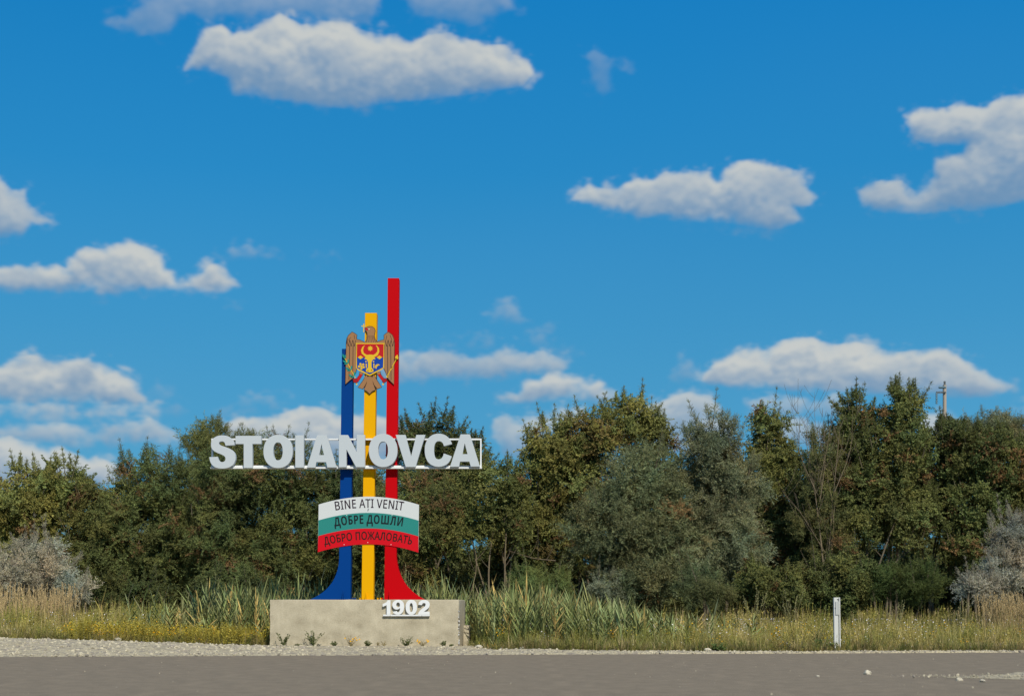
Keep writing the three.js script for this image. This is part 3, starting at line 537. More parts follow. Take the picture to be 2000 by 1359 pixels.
// a leafy twig cluster about 0.4 m in radius growing towards +y
const LEAF = {
  locust: { twigs: 15, per: 20, l: 0.052, w: 0.025, reach: 0.40, spread: 0.9, droop: 0.25 },
  broad: { twigs: 16, per: 16, l: 0.058, w: 0.039, reach: 0.38, spread: 0.9, droop: 0.2 },
  willow: { twigs: 15, per: 20, l: 0.09, w: 0.018, reach: 0.46, spread: 0.75, droop: 0.05 },
  olive: { twigs: 17, per: 20, l: 0.062, w: 0.018, reach: 0.38, spread: 0.7, droop: -0.05 },
  feather: { twigs: 18, per: 22, l: 0.05, w: 0.014, reach: 0.34, spread: 0.7, droop: -0.1 },
};
function cluster(kind, seed) {
  const k = LEAF[kind], r = mulberry(seed), L = new Leaves();
  for (let t = 0; t < k.twigs; t++) {
    const d = randomDir(r); d.y = Math.abs(d.y) * 0.8 + 0.12; d.x *= k.spread; d.z *= k.spread; d.normalize();
    const start = randomDir(r).multiplyScalar(0.13), len = k.reach * (0.55 + 0.5 * r()), s0 = V(0, 1, 0).cross(d).normalize(), tone = 0.78 + 0.44 * r();
    if (!isFinite(s0.x) || s0.lengthSq() < 0.1) s0.set(1, 0, 0);
    for (let i = 0; i < k.per; i++) {
      const f = (i + 0.6) / k.per, p = start.clone().addScaledVector(d, len * f); p.y -= k.droop * f * f * len;
      const sgn = i % 2 ? 1 : -1, dir = d.clone().multiplyScalar(0.55).addScaledVector(s0, sgn * (0.8 + 0.3 * r())).addScaledVector(randomDir(r), 0.45).normalize();
      const side = randomDir(r).addScaledVector(s0, 0.3).cross(dir).normalize(), c = tone * (0.75 + 0.5 * r()), warm = 0.92 + 0.16 * r();
      L.leaf(p, dir, side, k.l * (0.7 + 0.5 * r()), k.w * (0.8 + 0.4 * r()), [c * warm, c, c * (0.85 + 0.3 * r())]);
    }
  }
  return L.build();
}
const clusterOf = {}; for (const k of Object.keys(LEAF)) clusterOf[k] = [0, 1, 2].map((v) => cluster(k, 100 + v * 7 + k.length));

// lobes: [px, py, rx, ry] as measured in the photograph; depth in metres gives their true size
function tree(o) {
  const color = o.kind === 'olive' ? o.color.map((c) => c * 1.12) : [o.color[0] * 1.08, o.color[1] * 1.12, o.color[2] * 0.95], { depth: d, lobes, kind, seed, density = 1, size = 1, tips = 0.2, stems = 3, rust = 0.04, low = 0 } = o, k = d / FOCAL, r = mulberry(seed);
  const bx = mx(o.base ?? lobes.reduce((a, l) => a + l[0], 0) / lobes.length, d), by = height(bx, -d) - 0.06;
  const t = thing(o.name, o.label, o.category ?? 'tree', bx, by, -d, o.group), spots = [], stemsOf = [], wood = [], Q = new THREE.Quaternion(), Y = V(0, 1, 0);
  const ends = [];
  for (const [px, py, rxp, ryp, dz = 0] of lobes) {
    const c = V(mx(px, d) - bx, my(py, d) - by, dz + (r() - 0.5) * 0.5), rx = rxp * k, ry = ryp * k, rz = Math.min(rx, 1.6) * 0.9, area = 4 * Math.PI * Math.pow((Math.pow(rx * ry, 1.6) + Math.pow(rx * rz, 1.6) + Math.pow(ry * rz, 1.6)) / 3, 1 / 1.6);
    const n = Math.round(area * 11.5 * density / (size * size)), off = r() * 40;
    for (let i = 0; i < n; i++) {
      const u = randomDir(r); let q = Math.pow(r(), 0.36); const lump = 1 + 0.42 * noise(u.x * 2.1 + off, u.y * 2.1, u.z * 2.1) + 0.2 * noise(u.x * 5 + off, u.y * 5, u.z * 5);
      if (q > 0.55 && noise(u.x * 3.3 - off, u.y * 3.3, u.z * 3.3) < -0.22 && r() < 0.75) continue;         // bays between the boughs
      q *= lump * 0.93; const p = V(c.x + u.x * rx * q, c.y + u.y * ry * q, c.z + u.z * rz * q); if (p.y < 0.15 + low) continue;
      const out = V(u.x / rx, u.y / ry, u.z / rz).normalize().multiplyScalar(0.75).addScaledVector(randomDir(r), 0.55); out.y += 0.35; out.normalize();
      Q.setFromUnitVectors(Y, out); const spin = new THREE.Quaternion().setFromAxisAngle(Y, r() * 6.28), s = size * (0.65 + 0.6 * r());
      const patch = 0.8 + 0.55 * clamp(0.5 + noise(p.x * 0.8 + off, p.y * 0.8, p.z * 0.8)) , hue = noise(p.x * 1.3 + 9, p.y * 1.3, p.z * 1.3 + off);
      let cl = [color[0] * patch * (1 + 0.3 * hue), color[1] * patch, color[2] * patch * (1 - 0.2 * hue)];
      if (r() < rust) cl = [0.21 * patch, 0.125 * patch, 0.05 * patch];
      if (o.gold && noise(p.x * 0.7 + 31, p.y * 0.7, p.z * 0.7) > 0.16 && r() < 0.55) cl = [o.gold[0] * patch, o.gold[1] * patch, o.gold[2] * patch];
      spots.push({ p: [p.x, p.y, p.z], q: Q.clone().multiply(spin), s: [s, s * (0.8 + 0.5 * r()), s], c: cl });
      if (r() < 0.02 && q > 0.5) ends.push([p, c]);
    }
    for (let i = 0; i < Math.round(tips * rxp * 0.35); i++) {                                              // leading shoots that break the outline
      const a = (r() * 2 - 1) * 0.95, b = (r() * 2 - 1) * 0.6, top = Math.sqrt(Math.max(0, 1 - a * a - b * b)), p = V(c.x + a * rx, c.y + top * ry * 0.97, c.z + b * rz), lean = V(a * 0.5 + (r() - 0.5) * 0.5, 1, (r() - 0.5) * 0.5).normalize(), h = 0.3 + 0.75 * r() * r(); Q.setFromUnitVectors(Y, lean);
      for (let q = 0; q < 4; q++) { const s = 0.8 - 0.16 * q, pt = p.clone().addScaledVector(lean, (h * q) / 3.4), v = 0.9 + 0.35 * r(); spots.push({ p: [pt.x, pt.y, pt.z], q: Q.clone().multiply(new THREE.Quaternion().setFromAxisAngle(Y, r() * 6)), s: [0.62 * s * size, s * size, 0.62 * s * size], c: color.map((x) => x * v) }); }
      wood.push(tube([[p.x - lean.x * 0.4, p.y - lean.y * 0.4, p.z - lean.z * 0.4], [p.x + lean.x * h, p.y + lean.y * h, p.z + lean.z * h]], 0.012, 0.004, 4));
    }
    const sway = () => (r() - 0.5) * 0.5, f = V((r() - 0.5) * 0.25 * stems, 0, (r() - 0.5) * 0.3);
    stemsOf.push(tube([[f.x, -0.05, f.z], [f.x * 1.2 + c.x * 0.25 + sway() * 0.4, c.y * 0.35, f.z + c.z * 0.2], [c.x * 0.7 + f.x * 0.4 + sway(), c.y * 0.75, c.z * 0.7], [c.x, c.y + ry * 0.5, c.z]], Math.min(0.05, 0.01 + 0.009 * c.y), 0.012, 6));
  }
  for (const [p, c] of ends) { const q = c.clone().lerp(p, 0.1), m = q.clone().lerp(p, 0.55).add(V((r() - 0.5) * 0.3, -0.12, (r() - 0.5) * 0.3)); wood.push(tube([[q.x, q.y - 0.3, q.z], [m.x, m.y, m.z], [p.x, p.y, p.z]], 0.022, 0.005, 4)); }
  for (const w of o.limbs ?? []) {
    const pts = w.slice(1).map(([px, py], i) => { const z = (o.limbZ ?? 0.55) + 0.25 * (r() - 0.5) - 0.12 * i; return [mx(px + (r() - 0.5) * 7, d - z) - bx, my(py, d - z) - by, z]; }); stemsOf.push(tube(pts, w[0] * 0.62, w[0] * 0.16, 6));
    for (let q = 0; q < (o.twigs ?? 5); q++) { const i = Math.floor(r() * (pts.length - 1)), f = r(), a = pts[i].map((v, c) => lerp(v, pts[i + 1][c], f)), l = 0.35 + 0.8 * r(), lean = (r() - 0.5) * 1.5, b = [a[0] + lean * l * 0.6, a[1] + l * 0.45, a[2] + (r() - 0.5) * 0.4], e = [a[0] + lean * l, a[1] + l, b[2] + (r() - 0.5) * 0.3]; wood.push(tube([a, b, e], w[0] * 0.26, 0.004, 4)); }
  }
  for (const g of stemsOf) part(o.stemName ?? 'trunk', g, o.pale ? paleBark : bark, t);
  if (wood.length) part('twigs', merged(wood), bark, t).userData.kind = 'stuff';
  scatter('crown', clusterOf[kind][seed % 3], foliage, spots, t, 'stuff');
}
const DARK = [0.092, 0.108, 0.038], MID = [0.122, 0.136, 0.048], OLIVE = [0.152, 0.156, 0.053], YELLOW = [0.20, 0.20, 0.066], SILVER = [0.195, 0.20, 0.122], GREYED = [0.145, 0.155, 0.083], PALE = [0.35, 0.325, 0.235], FRESH = [0.15, 0.165, 0.055];
const front = 'trees of the shelter belt behind the sign';
const TREES = [
  { name: 'maple_tree', label: 'yellow-green bushy tree behind the silvery shrub by the gravel', kind: 'broad', depth: 44, color: YELLOW, lobes: [[60, 995, 90, 85], [125, 955, 72, 48], [20, 1080, 75, 70], [-70, 1000, 80, 90]], rust: 0.06, tips: 0.25 },
  { name: 'locust_tree', label: 'low locust tree with rusty pods between the yellow-green tree and the taller locust', kind: 'locust', depth: 43.6, color: OLIVE, lobes: [[190, 1010, 78, 75], [170, 1095, 85, 80]], rust: 0.12 },
  { name: 'locust_tree', label: 'broad dark locust tree left of the letter S, over the yellow flowers', kind: 'locust', depth: 44.4, color: MID, lobes: [[300, 950, 85, 65], [280, 1040, 105, 85], [330, 1110, 95, 75]], rust: 0.07, tips: 0.3 },
  { name: 'upright_tree', label: 'tall feathery tree whose top rises just left of the letter S', kind: 'willow', depth: 49, color: OLIVE, lobes: [[408, 872, 42, 45], [425, 930, 62, 70], [480, 900, 45, 45]], tips: 0.4 },
  { name: 'locust_tree', label: 'dense locust tree filling the space under the letters S and T', kind: 'locust', depth: 43.8, color: MID, lobes: [[465, 945, 90, 75], [430, 1040, 95, 85], [480, 1110, 90, 70]], rust: 0.08 },
  { name: 'locust_tree', label: 'locust tree with pale leaf sprays behind the letters O, I and the blue post', kind: 'locust', depth: 44.2, color: MID, lobes: [[560, 925, 80, 60], [590, 1030, 95, 90], [540, 1110, 85, 70]], tips: 0.4 },
  { name: 'locust_tree', label: 'dark locust tree seen between the blue, yellow and red posts', kind: 'locust', depth: 45, color: DARK, lobes: [[690, 960, 80, 62], [685, 1065, 90, 95]] },
  { name: 'open_tree', label: 'dark open-crowned tree topping the letters C and A', kind: 'broad', depth: 47, color: DARK, lobes: [[850, 862, 55, 48], [905, 910, 55, 55], [805, 875, 38, 45], [860, 960, 90, 70]], tips: 0.6, density: 0.8 },
  { name: 'locust_tree', label: 'locust tree with rusty pods just right of the red post', kind: 'locust', depth: 43.8, color: OLIVE, lobes: [[800, 1010, 80, 78], [868, 1025, 72, 70], [800, 1110, 55, 50]], rust: 0.12 },
  { name: 'thin_tree', label: 'sparse tree with thin bare trunks right of the letter A', kind: 'broad', depth: 44, color: OLIVE, density: 0.62, lobes: [[960, 965, 78, 66], [925, 1020, 55, 45], [1005, 1030, 50, 48]], pale: true, limbs: [[0.05, [953, 1185], [955, 1100], [962, 1020], [958, 950]], [0.045, [985, 1185], [983, 1090], [990, 1000], [985, 930]], [0.03, [915, 1185], [930, 1090], [905, 1020]], [0.03, [1085, 1095], [1040, 1090], [990, 1075]]] },
  { name: 'broad_tree', label: 'largest yellow-green tree with orange leaf patches in the middle of the belt', kind: 'broad', depth: 46, color: [0.185, 0.185, 0.06], gold: [0.20, 0.155, 0.05], lobes: [[1080, 890, 60, 65], [1150, 860, 65, 52], [1232, 830, 58, 52], [1280, 865, 42, 45], [1120, 965, 95, 80], [1045, 1000, 60, 75], [1100, 1060, 90, 70]], tips: 0.45, limbs: [[0.045, [1160, 1100], [1152, 1010], [1156, 930], [1160, 880]]] },
  { name: 'grey_willow', label: 'rounded grey-green willow in front of the largest yellow-green tree', kind: 'willow', depth: 41.4, color: GREYED, lobes: [[1255, 955, 88, 72], [1195, 1040, 85, 75], [1285, 1060, 95, 90], [1240, 1130, 80, 60]], rust: 0.01 },
  { name: 'grey_willow', label: 'tall silvery willow with a pointed top right of the rounded willow', kind: 'willow', depth: 41.8, color: SILVER, lobes: [[1388, 875, 55, 62], [1420, 965, 70, 80], [1365, 990, 75, 75], [1425, 1070, 75, 85], [1350, 1090, 70, 70]], rust: 0.01, tips: 0.4 },
  { name: 'oak_tree', label: 'narrow green tree with a knobbly top beside the silvery willow', kind: 'broad', depth: 46, color: OLIVE, lobes: [[1500, 838, 36, 36], [1510, 905, 58, 60], [1535, 980, 62, 80], [1510, 1070, 65, 80]], tips: 0.35 },
  { name: 'twiggy_tree', label: 'half-bare tree with many fine grey twigs left of the tallest trees', kind: 'olive', depth: 43.4, color: OLIVE, density: 0.42, twigs: 11, lobes: [[1610, 930, 50, 90], [1610, 1040, 60, 70]], pale: true, limbs: [[0.05, [1612, 1170], [1606, 1080], [1590, 960], [1575, 850]], [0.045, [1612, 1170], [1620, 1060], [1632, 920], [1640, 830]], [0.025, [1600, 980], [1610, 900], [1605, 800]], [0.02, [1592, 960], [1560, 880], [1562, 815]], [0.02, [1630, 960], [1660, 880], [1668, 800]], [0.018, [1600, 940], [1622, 860], [1630, 780]], [0.02, [1612, 1080], [1560, 1000], [1530, 960]], [0.016, [1580, 880], [1570, 830], [1548, 790]], [0.016, [1608, 880], [1590, 830], [1590, 765]]] },
  { name: 'pear_tree', label: 'dark spiky-topped tree right of the half-bare twiggy tree', kind: 'broad', depth: 45, color: MID, lobes: [[1668, 830, 42, 55], [1655, 905, 65, 70], [1610, 1000, 75, 85], [1600, 1095, 70, 60]], tips: 0.8 },
  { name: 'pear_tree', label: 'tallest dark spiky tree left of the power pole', kind: 'broad', depth: 44, color: [0.128, 0.14, 0.048], lobes: [[1762, 815, 46, 55], [1740, 895, 75, 72], [1690, 990, 85, 80], [1760, 1010, 70, 70]], tips: 0.9, limbs: [[0.05, [1715, 1120], [1738, 1050], [1765, 980], [1785, 930]], [0.035, [1730, 1115], [1765, 1085], [1795, 1062]]] },
  { name: 'pear_tree', label: 'lower dark tree directly below the power pole', kind: 'broad', depth: 45.4, color: DARK, lobes: [[1835, 895, 62, 62], [1805, 980, 75, 75], [1865, 855, 26, 35]], tips: 0.7, limbs: [[0.05, [1862, 1125], [1845, 1080], [1832, 1030], [1840, 960]], [0.03, [1840, 1130], [1822, 1090], [1826, 1060]]] },
  { name: 'pear_tree', label: 'reddish-tinged tree right of the power pole', kind: 'broad', depth: 44.4, color: MID, rust: 0.14, lobes: [[1905, 890, 52, 55], [1955, 905, 60, 62], [1905, 985, 80, 75], [1890, 1070, 65, 60]], tips: 0.4, limbs: [[0.035, [1880, 1110], [1900, 1030], [1925, 960]]] },
  { name: 'far_tree', label: 'rounded greyish tree far behind the reddish-tinged tree', kind: 'willow', depth: 60, color: [0.18, 0.175, 0.10], lobes: [[1940, 848, 58, 40], [1900, 880, 50, 40], [1995, 860, 50, 42]] },
  { name: 'locust_tree', label: 'olive-leaved tree behind the silvery shrub at the end of the belt', kind: 'broad', depth: 44.6, color: OLIVE, lobes: [[1995, 965, 65, 70], [1965, 1050, 65, 70], [2070, 960, 80, 90], [2060, 1070, 80, 80]] },
];
TREES.forEach((t, i) => { tree({ group: front, seed: 300 + i * 13, ...t }); });
// second rank, mostly hidden, standing in the shade of the first
for (let i = 0; i < 15; i++) {
  const px = -90 + i * 155, top = piece([[-100, 985], [200, 985], [420, 930], [650, 930], [900, 930], [1000, 985], [1200, 900], [1400, 900], [1650, 900], [2000, 930], [2200, 930]], px);
  tree({ name: 'thicket_tree', label: 'shaded tree in the second rank of the shelter belt', group: 'second rank of trees in the shelter belt', kind: i % 2 ? 'broad' : 'locust', depth: 50 + (i % 3), color: i % 2 ? OLIVE : MID, density: 0.6, size: 1.25, seed: 900 + i * 11, tips: 0.1, lobes: [[px, top + 75, 88, 85], [px + 12, top + 190, 95, 110], [px - 60, 1140, 80, 60], [px + 60, 1140, 80, 60]] });
}
{
  const r = mulberry(41), Y = V(0, 1, 0), spots = [];
  for (let i = 0; i < 5200; i++) { const d = 46 + 16 * r(), x = mx(-150 + 2300 * r(), d), u = randomDir(r); u.y = Math.abs(u.y) + 0.3; u.normalize(); const v = 0.7 + 0.5 * r(), s = 1.1 + 0.7 * r(); spots.push({ p: [x, 0.1 + 2.8 * r() * (0.7 + 0.5 * noise(x * 0.4, d * 0.3, 2)), -d], q: new THREE.Quaternion().setFromUnitVectors(Y, u), s, c: [0.13 * v, 0.15 * v, 0.05 * v] }); }
  scatter('undergrowth', clusterOf.broad[1], foliage, spots, scene, 'stuff').userData.label = 'tangled undergrowth between and behind the trees';
}
const SHRUBS = [
  { name: 'silver_shrub', label: 'rounded silver-leaved shrub standing in dry grass behind the gravel', kind: 'olive', depth: 38, color: PALE, lobes: [[75, 1125, 78, 66], [30, 1145, 60, 50], [130, 1155, 42, 38], [-40, 1150, 60, 55]], tips: 0.5, rust: 0 },
  { name: 'silver_shrub', label: 'silver-leaved shrub in front of the belt beyond the marker post', kind: 'olive', depth: 38.5, color: [0.30, 0.285, 0.215], lobes: [[1990, 1055, 55, 52], [1970, 1115, 55, 42], [2060, 1080, 70, 70]], tips: 0.4, rust: 0, density: 0.8 },
  { name: 'silver_shrub', label: 'low spreading silver shrub at the foot of the belt beyond the marker post', kind: 'olive', depth: 38.2, color: [0.29, 0.275, 0.21], lobes: [[1905, 1150, 42, 22], [1950, 1160, 38, 22]], tips: 0.4, rust: 0, density: 0.8 },
  { name: 'feathery_bush', label: 'light green feathery bush under the thin bare trunks', kind: 'feather', depth: 40.5, color: FRESH, lobes: [[1035, 1145, 45, 38], [1085, 1150, 40, 36]], rust: 0 },
  { name: 'grey_bush', label: 'small silvery bush in the shade below the rounded willow', kind: 'olive', depth: 40.4, color: SILVER, lobes: [[1182, 1150, 32, 32]], rust: 0 },
  { name: 'feathery_bush', label: 'blue-green feathery bush at the foot of the pointed silvery willow', kind: 'feather', depth: 39.6, color: [0.125, 0.145, 0.07], lobes: [[1360, 1145, 42, 40], [1405, 1160, 35, 30]], rust: 0 },
  { name: 'leafy_bush', label: 'yellowish leafy bush below the narrow knobbly tree', kind: 'broad', depth: 39.8, color: OLIVE, lobes: [[1480, 1140, 45, 45], [1530, 1150, 42, 40]], rust: 0.08 },
  { name: 'leafy_bush', label: 'bushy green growth at the foot of the half-bare twiggy tree', kind: 'broad', depth: 40.4, color: MID, lobes: [[1600, 1140, 50, 48], [1660, 1130, 45, 60], [1640, 1170, 50, 35]] },
  { name: 'feathery_bush', label: 'wide dark green mound behind the marker post grass', kind: 'feather', depth: 39.8, color: [0.075, 0.10, 0.03], lobes: [[1740, 1140, 55, 38], [1800, 1140, 55, 36]], rust: 0 },
  { name: 'leafy_bush', label: 'dark low bush between the silver-leaved shrub and the locust trees', kind: 'broad', depth: 40.6, color: DARK, lobes: [[215, 1160, 50, 35], [290, 1165, 50, 32]] },
  { name: 'leafy_bush', label: 'dark low bush behind the tall reeds left of the plinth', kind: 'broad', depth: 41, color: DARK, lobes: [[420, 1160, 60, 40], [520, 1165, 55, 36]] },
];
SHRUBS.forEach((t, i) => { tree({ category: 'shrub', stemName: 'stem', seed: 600 + i * 17, size: 0.72, stems: 2, tips: 0.2, ...t }); });

// ---------------------------------------------------------------- reeds, grass, flowers
function blade(L, p, dir, bend, l, w, t, segs = 4) {              // a long arching leaf
  const side = V(-dir.z, 0, dir.x).normalize(); if (side.lengthSq() < 0.1) side.set(1, 0, 0);
  let a = p.clone(), d = dir.clone(), la = a.clone().addScaledVector(side, -w * 0.3), ra = a.clone().addScaledVector(side, w * 0.3);
  for (let i = 1; i <= segs; i++) {
    d.y -= bend / segs; d.normalize(); a = a.clone().addScaledVector(d, l / segs);
    const ww = w * Math.min(1, 2.2 * (1 - i / segs)) * 0.5, lb = a.clone().addScaledVector(side, -ww), rb = a.clone().addScaledVector(side, ww), n = new THREE.Vector3().crossVectors(side, d).normalize();
    L.tri(la, ra, rb, n, t); if (i < segs) L.tri(la, rb, lb, n, t); la = lb; ra = rb;
  }
}
function stalk(L, pts, w, t) { for (let i = 0; i < pts.length - 1; i++) for (const [sx, sz] of [[1, 0], [0, 1]]) { const s = V(sx * w / 2, 0, sz * w / 2), n = V(-sz, 0.1, sx).normalize(), a = pts[i], b = pts[i + 1]; L.tri(a.clone().sub(s), a.clone().add(s), b.clone().add(s), n, t); L.tri(a.clone().sub(s), b.clone().add(s), b.clone().sub(s), n, t); } }
function reed(seed, H = 1) {                                      // one reed of unit height: cane and alternate upright leaves
  const r = mulberry(seed), L = new Leaves(), lean = V((r() - 0.5) * 0.12, 1, (r() - 0.5) * 0.12), n = 8 + Math.floor(r() * 3);
  stalk(L, [V(0, 0, 0), lean.clone().multiplyScalar(0.45 * H), lean.clone().multiplyScalar(0.86 * H)], 0.008, [0.95, 0.95, 0.8]);
  for (let i = 0; i < n; i++) { const f = 0.18 + 0.68 * (i / (n - 1)), a = (i % 2) * Math.PI + r() * 0.9, out = 0.3 + 0.5 * r(), c = 0.75 + 0.5 * r(); blade(L, lean.clone().multiplyScalar(f * H), V(Math.cos(a) * out, 1, Math.sin(a) * out).normalize(), 0.15 + 0.55 * r() * (1 - f), 0.32 + 0.16 * r(), 0.02 + 0.014 * r(), [c, c, c], 4); }
  return L.build();
}
function tuft(seed, n, h, w, spread, droop) {
  const r = mulberry(seed), L = new Leaves();
  for (let i = 0; i < n; i++) { const a = r() * 6.28, o = spread * Math.sqrt(r()), c = 0.7 + 0.6 * r(), lean = 0.08 + 0.4 * r(); blade(L, V(Math.cos(a) * o, 0, Math.sin(a) * o), V(Math.cos(a) * lean + (r() - 0.5) * 0.2, 1, Math.sin(a) * lean + (r() - 0.5) * 0.2).normalize(), droop * r(), h * (0.5 + 0.6 * r()), w * (0.7 + 0.6 * r()), [c, c, c * (0.85 + 0.3 * r())], 3); }
  return L.build();
}
function weedy(seed, n, h, leafL) {                               // a branched weed with small leaves
  const r = mulberry(seed), L = new Leaves();
  for (let s = 0; s < n; s++) {
    const a = r() * 6.28, e = V(Math.cos(a) * 0.3 * r(), 1, Math.sin(a) * 0.3 * r()).normalize(), o = V((r() - 0.5) * 0.12, 0, (r() - 0.5) * 0.12), hh = h * (0.6 + 0.5 * r());
    stalk(L, [o, o.clone().addScaledVector(e, hh)], 0.005, [0.8, 0.8, 0.6]);
    for (let i = 0; i < 13; i++) { const f = 0.1 + 0.9 * r(), c = 0.7 + 0.6 * r(), d = randomDir(r); d.y = Math.abs(d.y) * 0.5 + 0.2; d.normalize(); L.leaf(o.clone().addScaledVector(e, hh * f), d, randomDir(r).cross(d).normalize(), leafL * (1.2 - 0.6 * f), leafL * 0.34, [c, c, c]); }
  }
  return L.build();
}
function blooms(seed, n, h, size, spread) {                       // flower heads of a small plant: little cupped discs at different heights
  const r = mulberry(seed), L = new Leaves();
  for (let i = 0; i < n; i++) {
    const a = r() * 6.28, o = spread * Math.sqrt(r()), p = V(Math.cos(a) * o, h * (0.55 + 0.5 * r()), Math.sin(a) * o), s = size * (0.6 + 0.7 * r()), c = 0.8 + 0.35 * r(), tilt = randomDir(r).multiplyScalar(0.6).add(V(0, 0.7, 0.45)).normalize(), u = V(1, 0, 0).cross(tilt).normalize(), v = tilt.clone().cross(u);
    for (let q = 0; q < 6; q++) { const t0 = (q / 6) * 6.283, t1 = ((q + 1) / 6) * 6.283, pt = (t) => p.clone().addScaledVector(u, Math.cos(t) * s).addScaledVector(v, Math.sin(t) * s).addScaledVector(tilt, s * 0.25); L.tri(p, pt(t0), pt(t1), tilt, [c, c, c]); }
  }
  return L.build();
}
const onPlinth = (x, z) => z < -29.75 && z > -31.75 && x > mx(520, 30) && x < mx(922, 31.3);
const rG = mulberry(77), stuffs = {};
const addStuff = (key, s) => (stuffs[key] ??= []).push(s);
const reedness = (px) => piece([[150, 0], [300, 0.12], [370, 0.5], [400, 1], [540, 1], [900, 1], [1120, 0.9], [1250, 0.55], [1340, 0.18], [1450, 0.04], [1700, 0], [2000, 0]], px);
// grass by area: denser near the camera's side where each blade shows
for (let i = 0; i < 36000; i++) {
  const x = -19 + 38 * rG(), w = gravelWidth(x), e = w - 0.12 + Math.pow(rG(), 1.15) * (17 - w), z = edgeZ(x) - e; if (onPlinth(x, z)) continue;
  const px = 1000 + (x / -z) * FOCAL; if (px < -60 || px > 2060) continue;
  const y = height(x, z), edge = smooth(0, 1.1, e - w + 0.12), n = noise(x * 0.7, z * 0.7, 3), m = noise(x * 0.35 + 5, z * 0.5, 8), reedy = reedness(px), v = 0.75 + 0.5 * rG(), tall = (0.34 + 0.42 * edge + 0.6 * smooth(5, 12.5, e) * (1 - 0.5 * reedy)) * (0.55 + 0.7 * rG()) * (0.9 + 0.75 * noise(x * 0.9, z * 0.9, 12) + 0.35 * noise(x * 2.7, z * 2.7, 4));
  const dry = smooth(-0.35, 0.4, n + (rG() - 0.5) * 0.9 + (px > 1400 ? 0.12 : 0) - reedy * 0.35);
  const col = [lerp(0.23, 0.46, dry) * v, lerp(0.24, 0.37, dry) * v, lerp(0.068, 0.155, dry) * v];
  const k = rG();
  if (k < 0.26) addStuff('thin' + (i % 2), { p: [x, y - 0.02, z], e: [0, rG() * 6.28, 0], s: [1, tall * 1.1, 1], c: col });
  else if (k < 0.80) addStuff('weed' + (i % 3), { p: [x, y - 0.02, z], e: [0, rG() * 6.28, 0], s: tall * (0.75 + 0.4 * rG()), c: [lerp(0.26, 0.42, dry) * v, lerp(0.265, 0.355, dry) * v, lerp(0.07, 0.115, dry) * v] });
  else if (k < 0.806 && edge > 0.5 && reedy < 0.3) addStuff('plume', { p: [x, y, z], e: [(rG() - 0.5) * 0.2, rG() * 6.28, (rG() - 0.5) * 0.2], s: 0.45 + 0.3 * rG(), c: [0.42 * v, 0.33 * v, 0.17 * v] });
  else if (k < 0.92) {
    const patch = px > 225 && px < 420 && e < 9 ? 0.6 : px > 420 && px < 530 && e < 7 ? 0.4 : px < 225 ? 0.12 : px < 1100 ? 0.12 : 0.12 + 0.4 * smooth(0, 0.4, m); if (rG() < patch) addStuff('gold', { p: [x, y, z], e: [0, rG() * 6.28, 0], s: [0.75, Math.min(0.9, tall * (0.95 + 0.35 * rG())), 0.75], c: rG() < 0.3 ? [0.72, 0.36, 0.004] : [0.46 * v, 0.35 * v, 0.04] });
  } else if (rG() < (px > 1150 && px < 1800 ? 1 : px < 360 ? 0.6 : px > 1800 ? 0.5 : 0.25) * (0.4 + smooth(-0.2, 0.3, n))) addStuff('pale', { p: [x, y, z], e: [0, rG() * 6.28, 0], s: [0.72, Math.min(0.95, tall * (0.95 + 0.4 * rG())), 0.72], c: [0.74 * v, 0.71 * v, 0.69 * v] });
}
// the yellow-flowering patch and the fringe of low growth along the stones
for (let i = 0; i < 2600; i++) { const x = -9.6 + 4.2 * rG() + (rG() - 0.5), w = gravelWidth(x), z = edgeZ(x) - w - Math.pow(rG(), 1.4) * 4.5; if (onPlinth(x, z)) continue; const v = 0.7 + 0.5 * rG(), p = [x, height(x, z) - 0.01, z]; if (i % 5 < 2) addStuff('gold', { p, e: [0, rG() * 6, 0], s: 0.45 + 0.3 * rG(), c: rG() < 0.16 ? [0.72, 0.36, 0.004] : [0.46 * v, 0.35 * v, 0.035] }); else addStuff('weed' + (i % 3), { p, e: [0, rG() * 6, 0], s: (0.35 + 0.6 * rG()) * (0.9 + 0.7 * noise(x * 1.3, z * 1.3, 6)), c: [0.40 * v, 0.345 * v, 0.075 * v] }); }
for (let i = 0; i < 2600; i++) {
  const x = -13 + 26 * rG(), w = gravelWidth(x), z = edgeZ(x) - w - 0.02 - rG() * rG() * 0.6; if (onPlinth(x, z)) continue; const v = 0.7 + 0.5 * rG(), dry = rG() < 0.4, p = [x, height(x, z) - 0.01, z];
  if (rG() < 0.5) addStuff('weed' + (i % 3), { p, e: [0, rG() * 6, 0], s: (0.18 + 0.55 * rG() * rG()) * (1 + 0.8 * noise(x * 1.9, 3, 3)), c: dry ? [0.34 * v, 0.27 * v, 0.11 * v] : [0.16 * v, 0.19 * v, 0.055 * v] }); else addStuff('thin0', { p, e: [0, rG() * 6, 0], s: [0.9, (0.2 + 0.6 * rG() * rG()) * (1 + 0.8 * noise(x * 1.9, 3, 3)), 0.9], c: dry ? [0.42 * v, 0.33 * v, 0.16 * v] : [0.22 * v, 0.22 * v, 0.07 * v] });
}
const tallReeds = [];
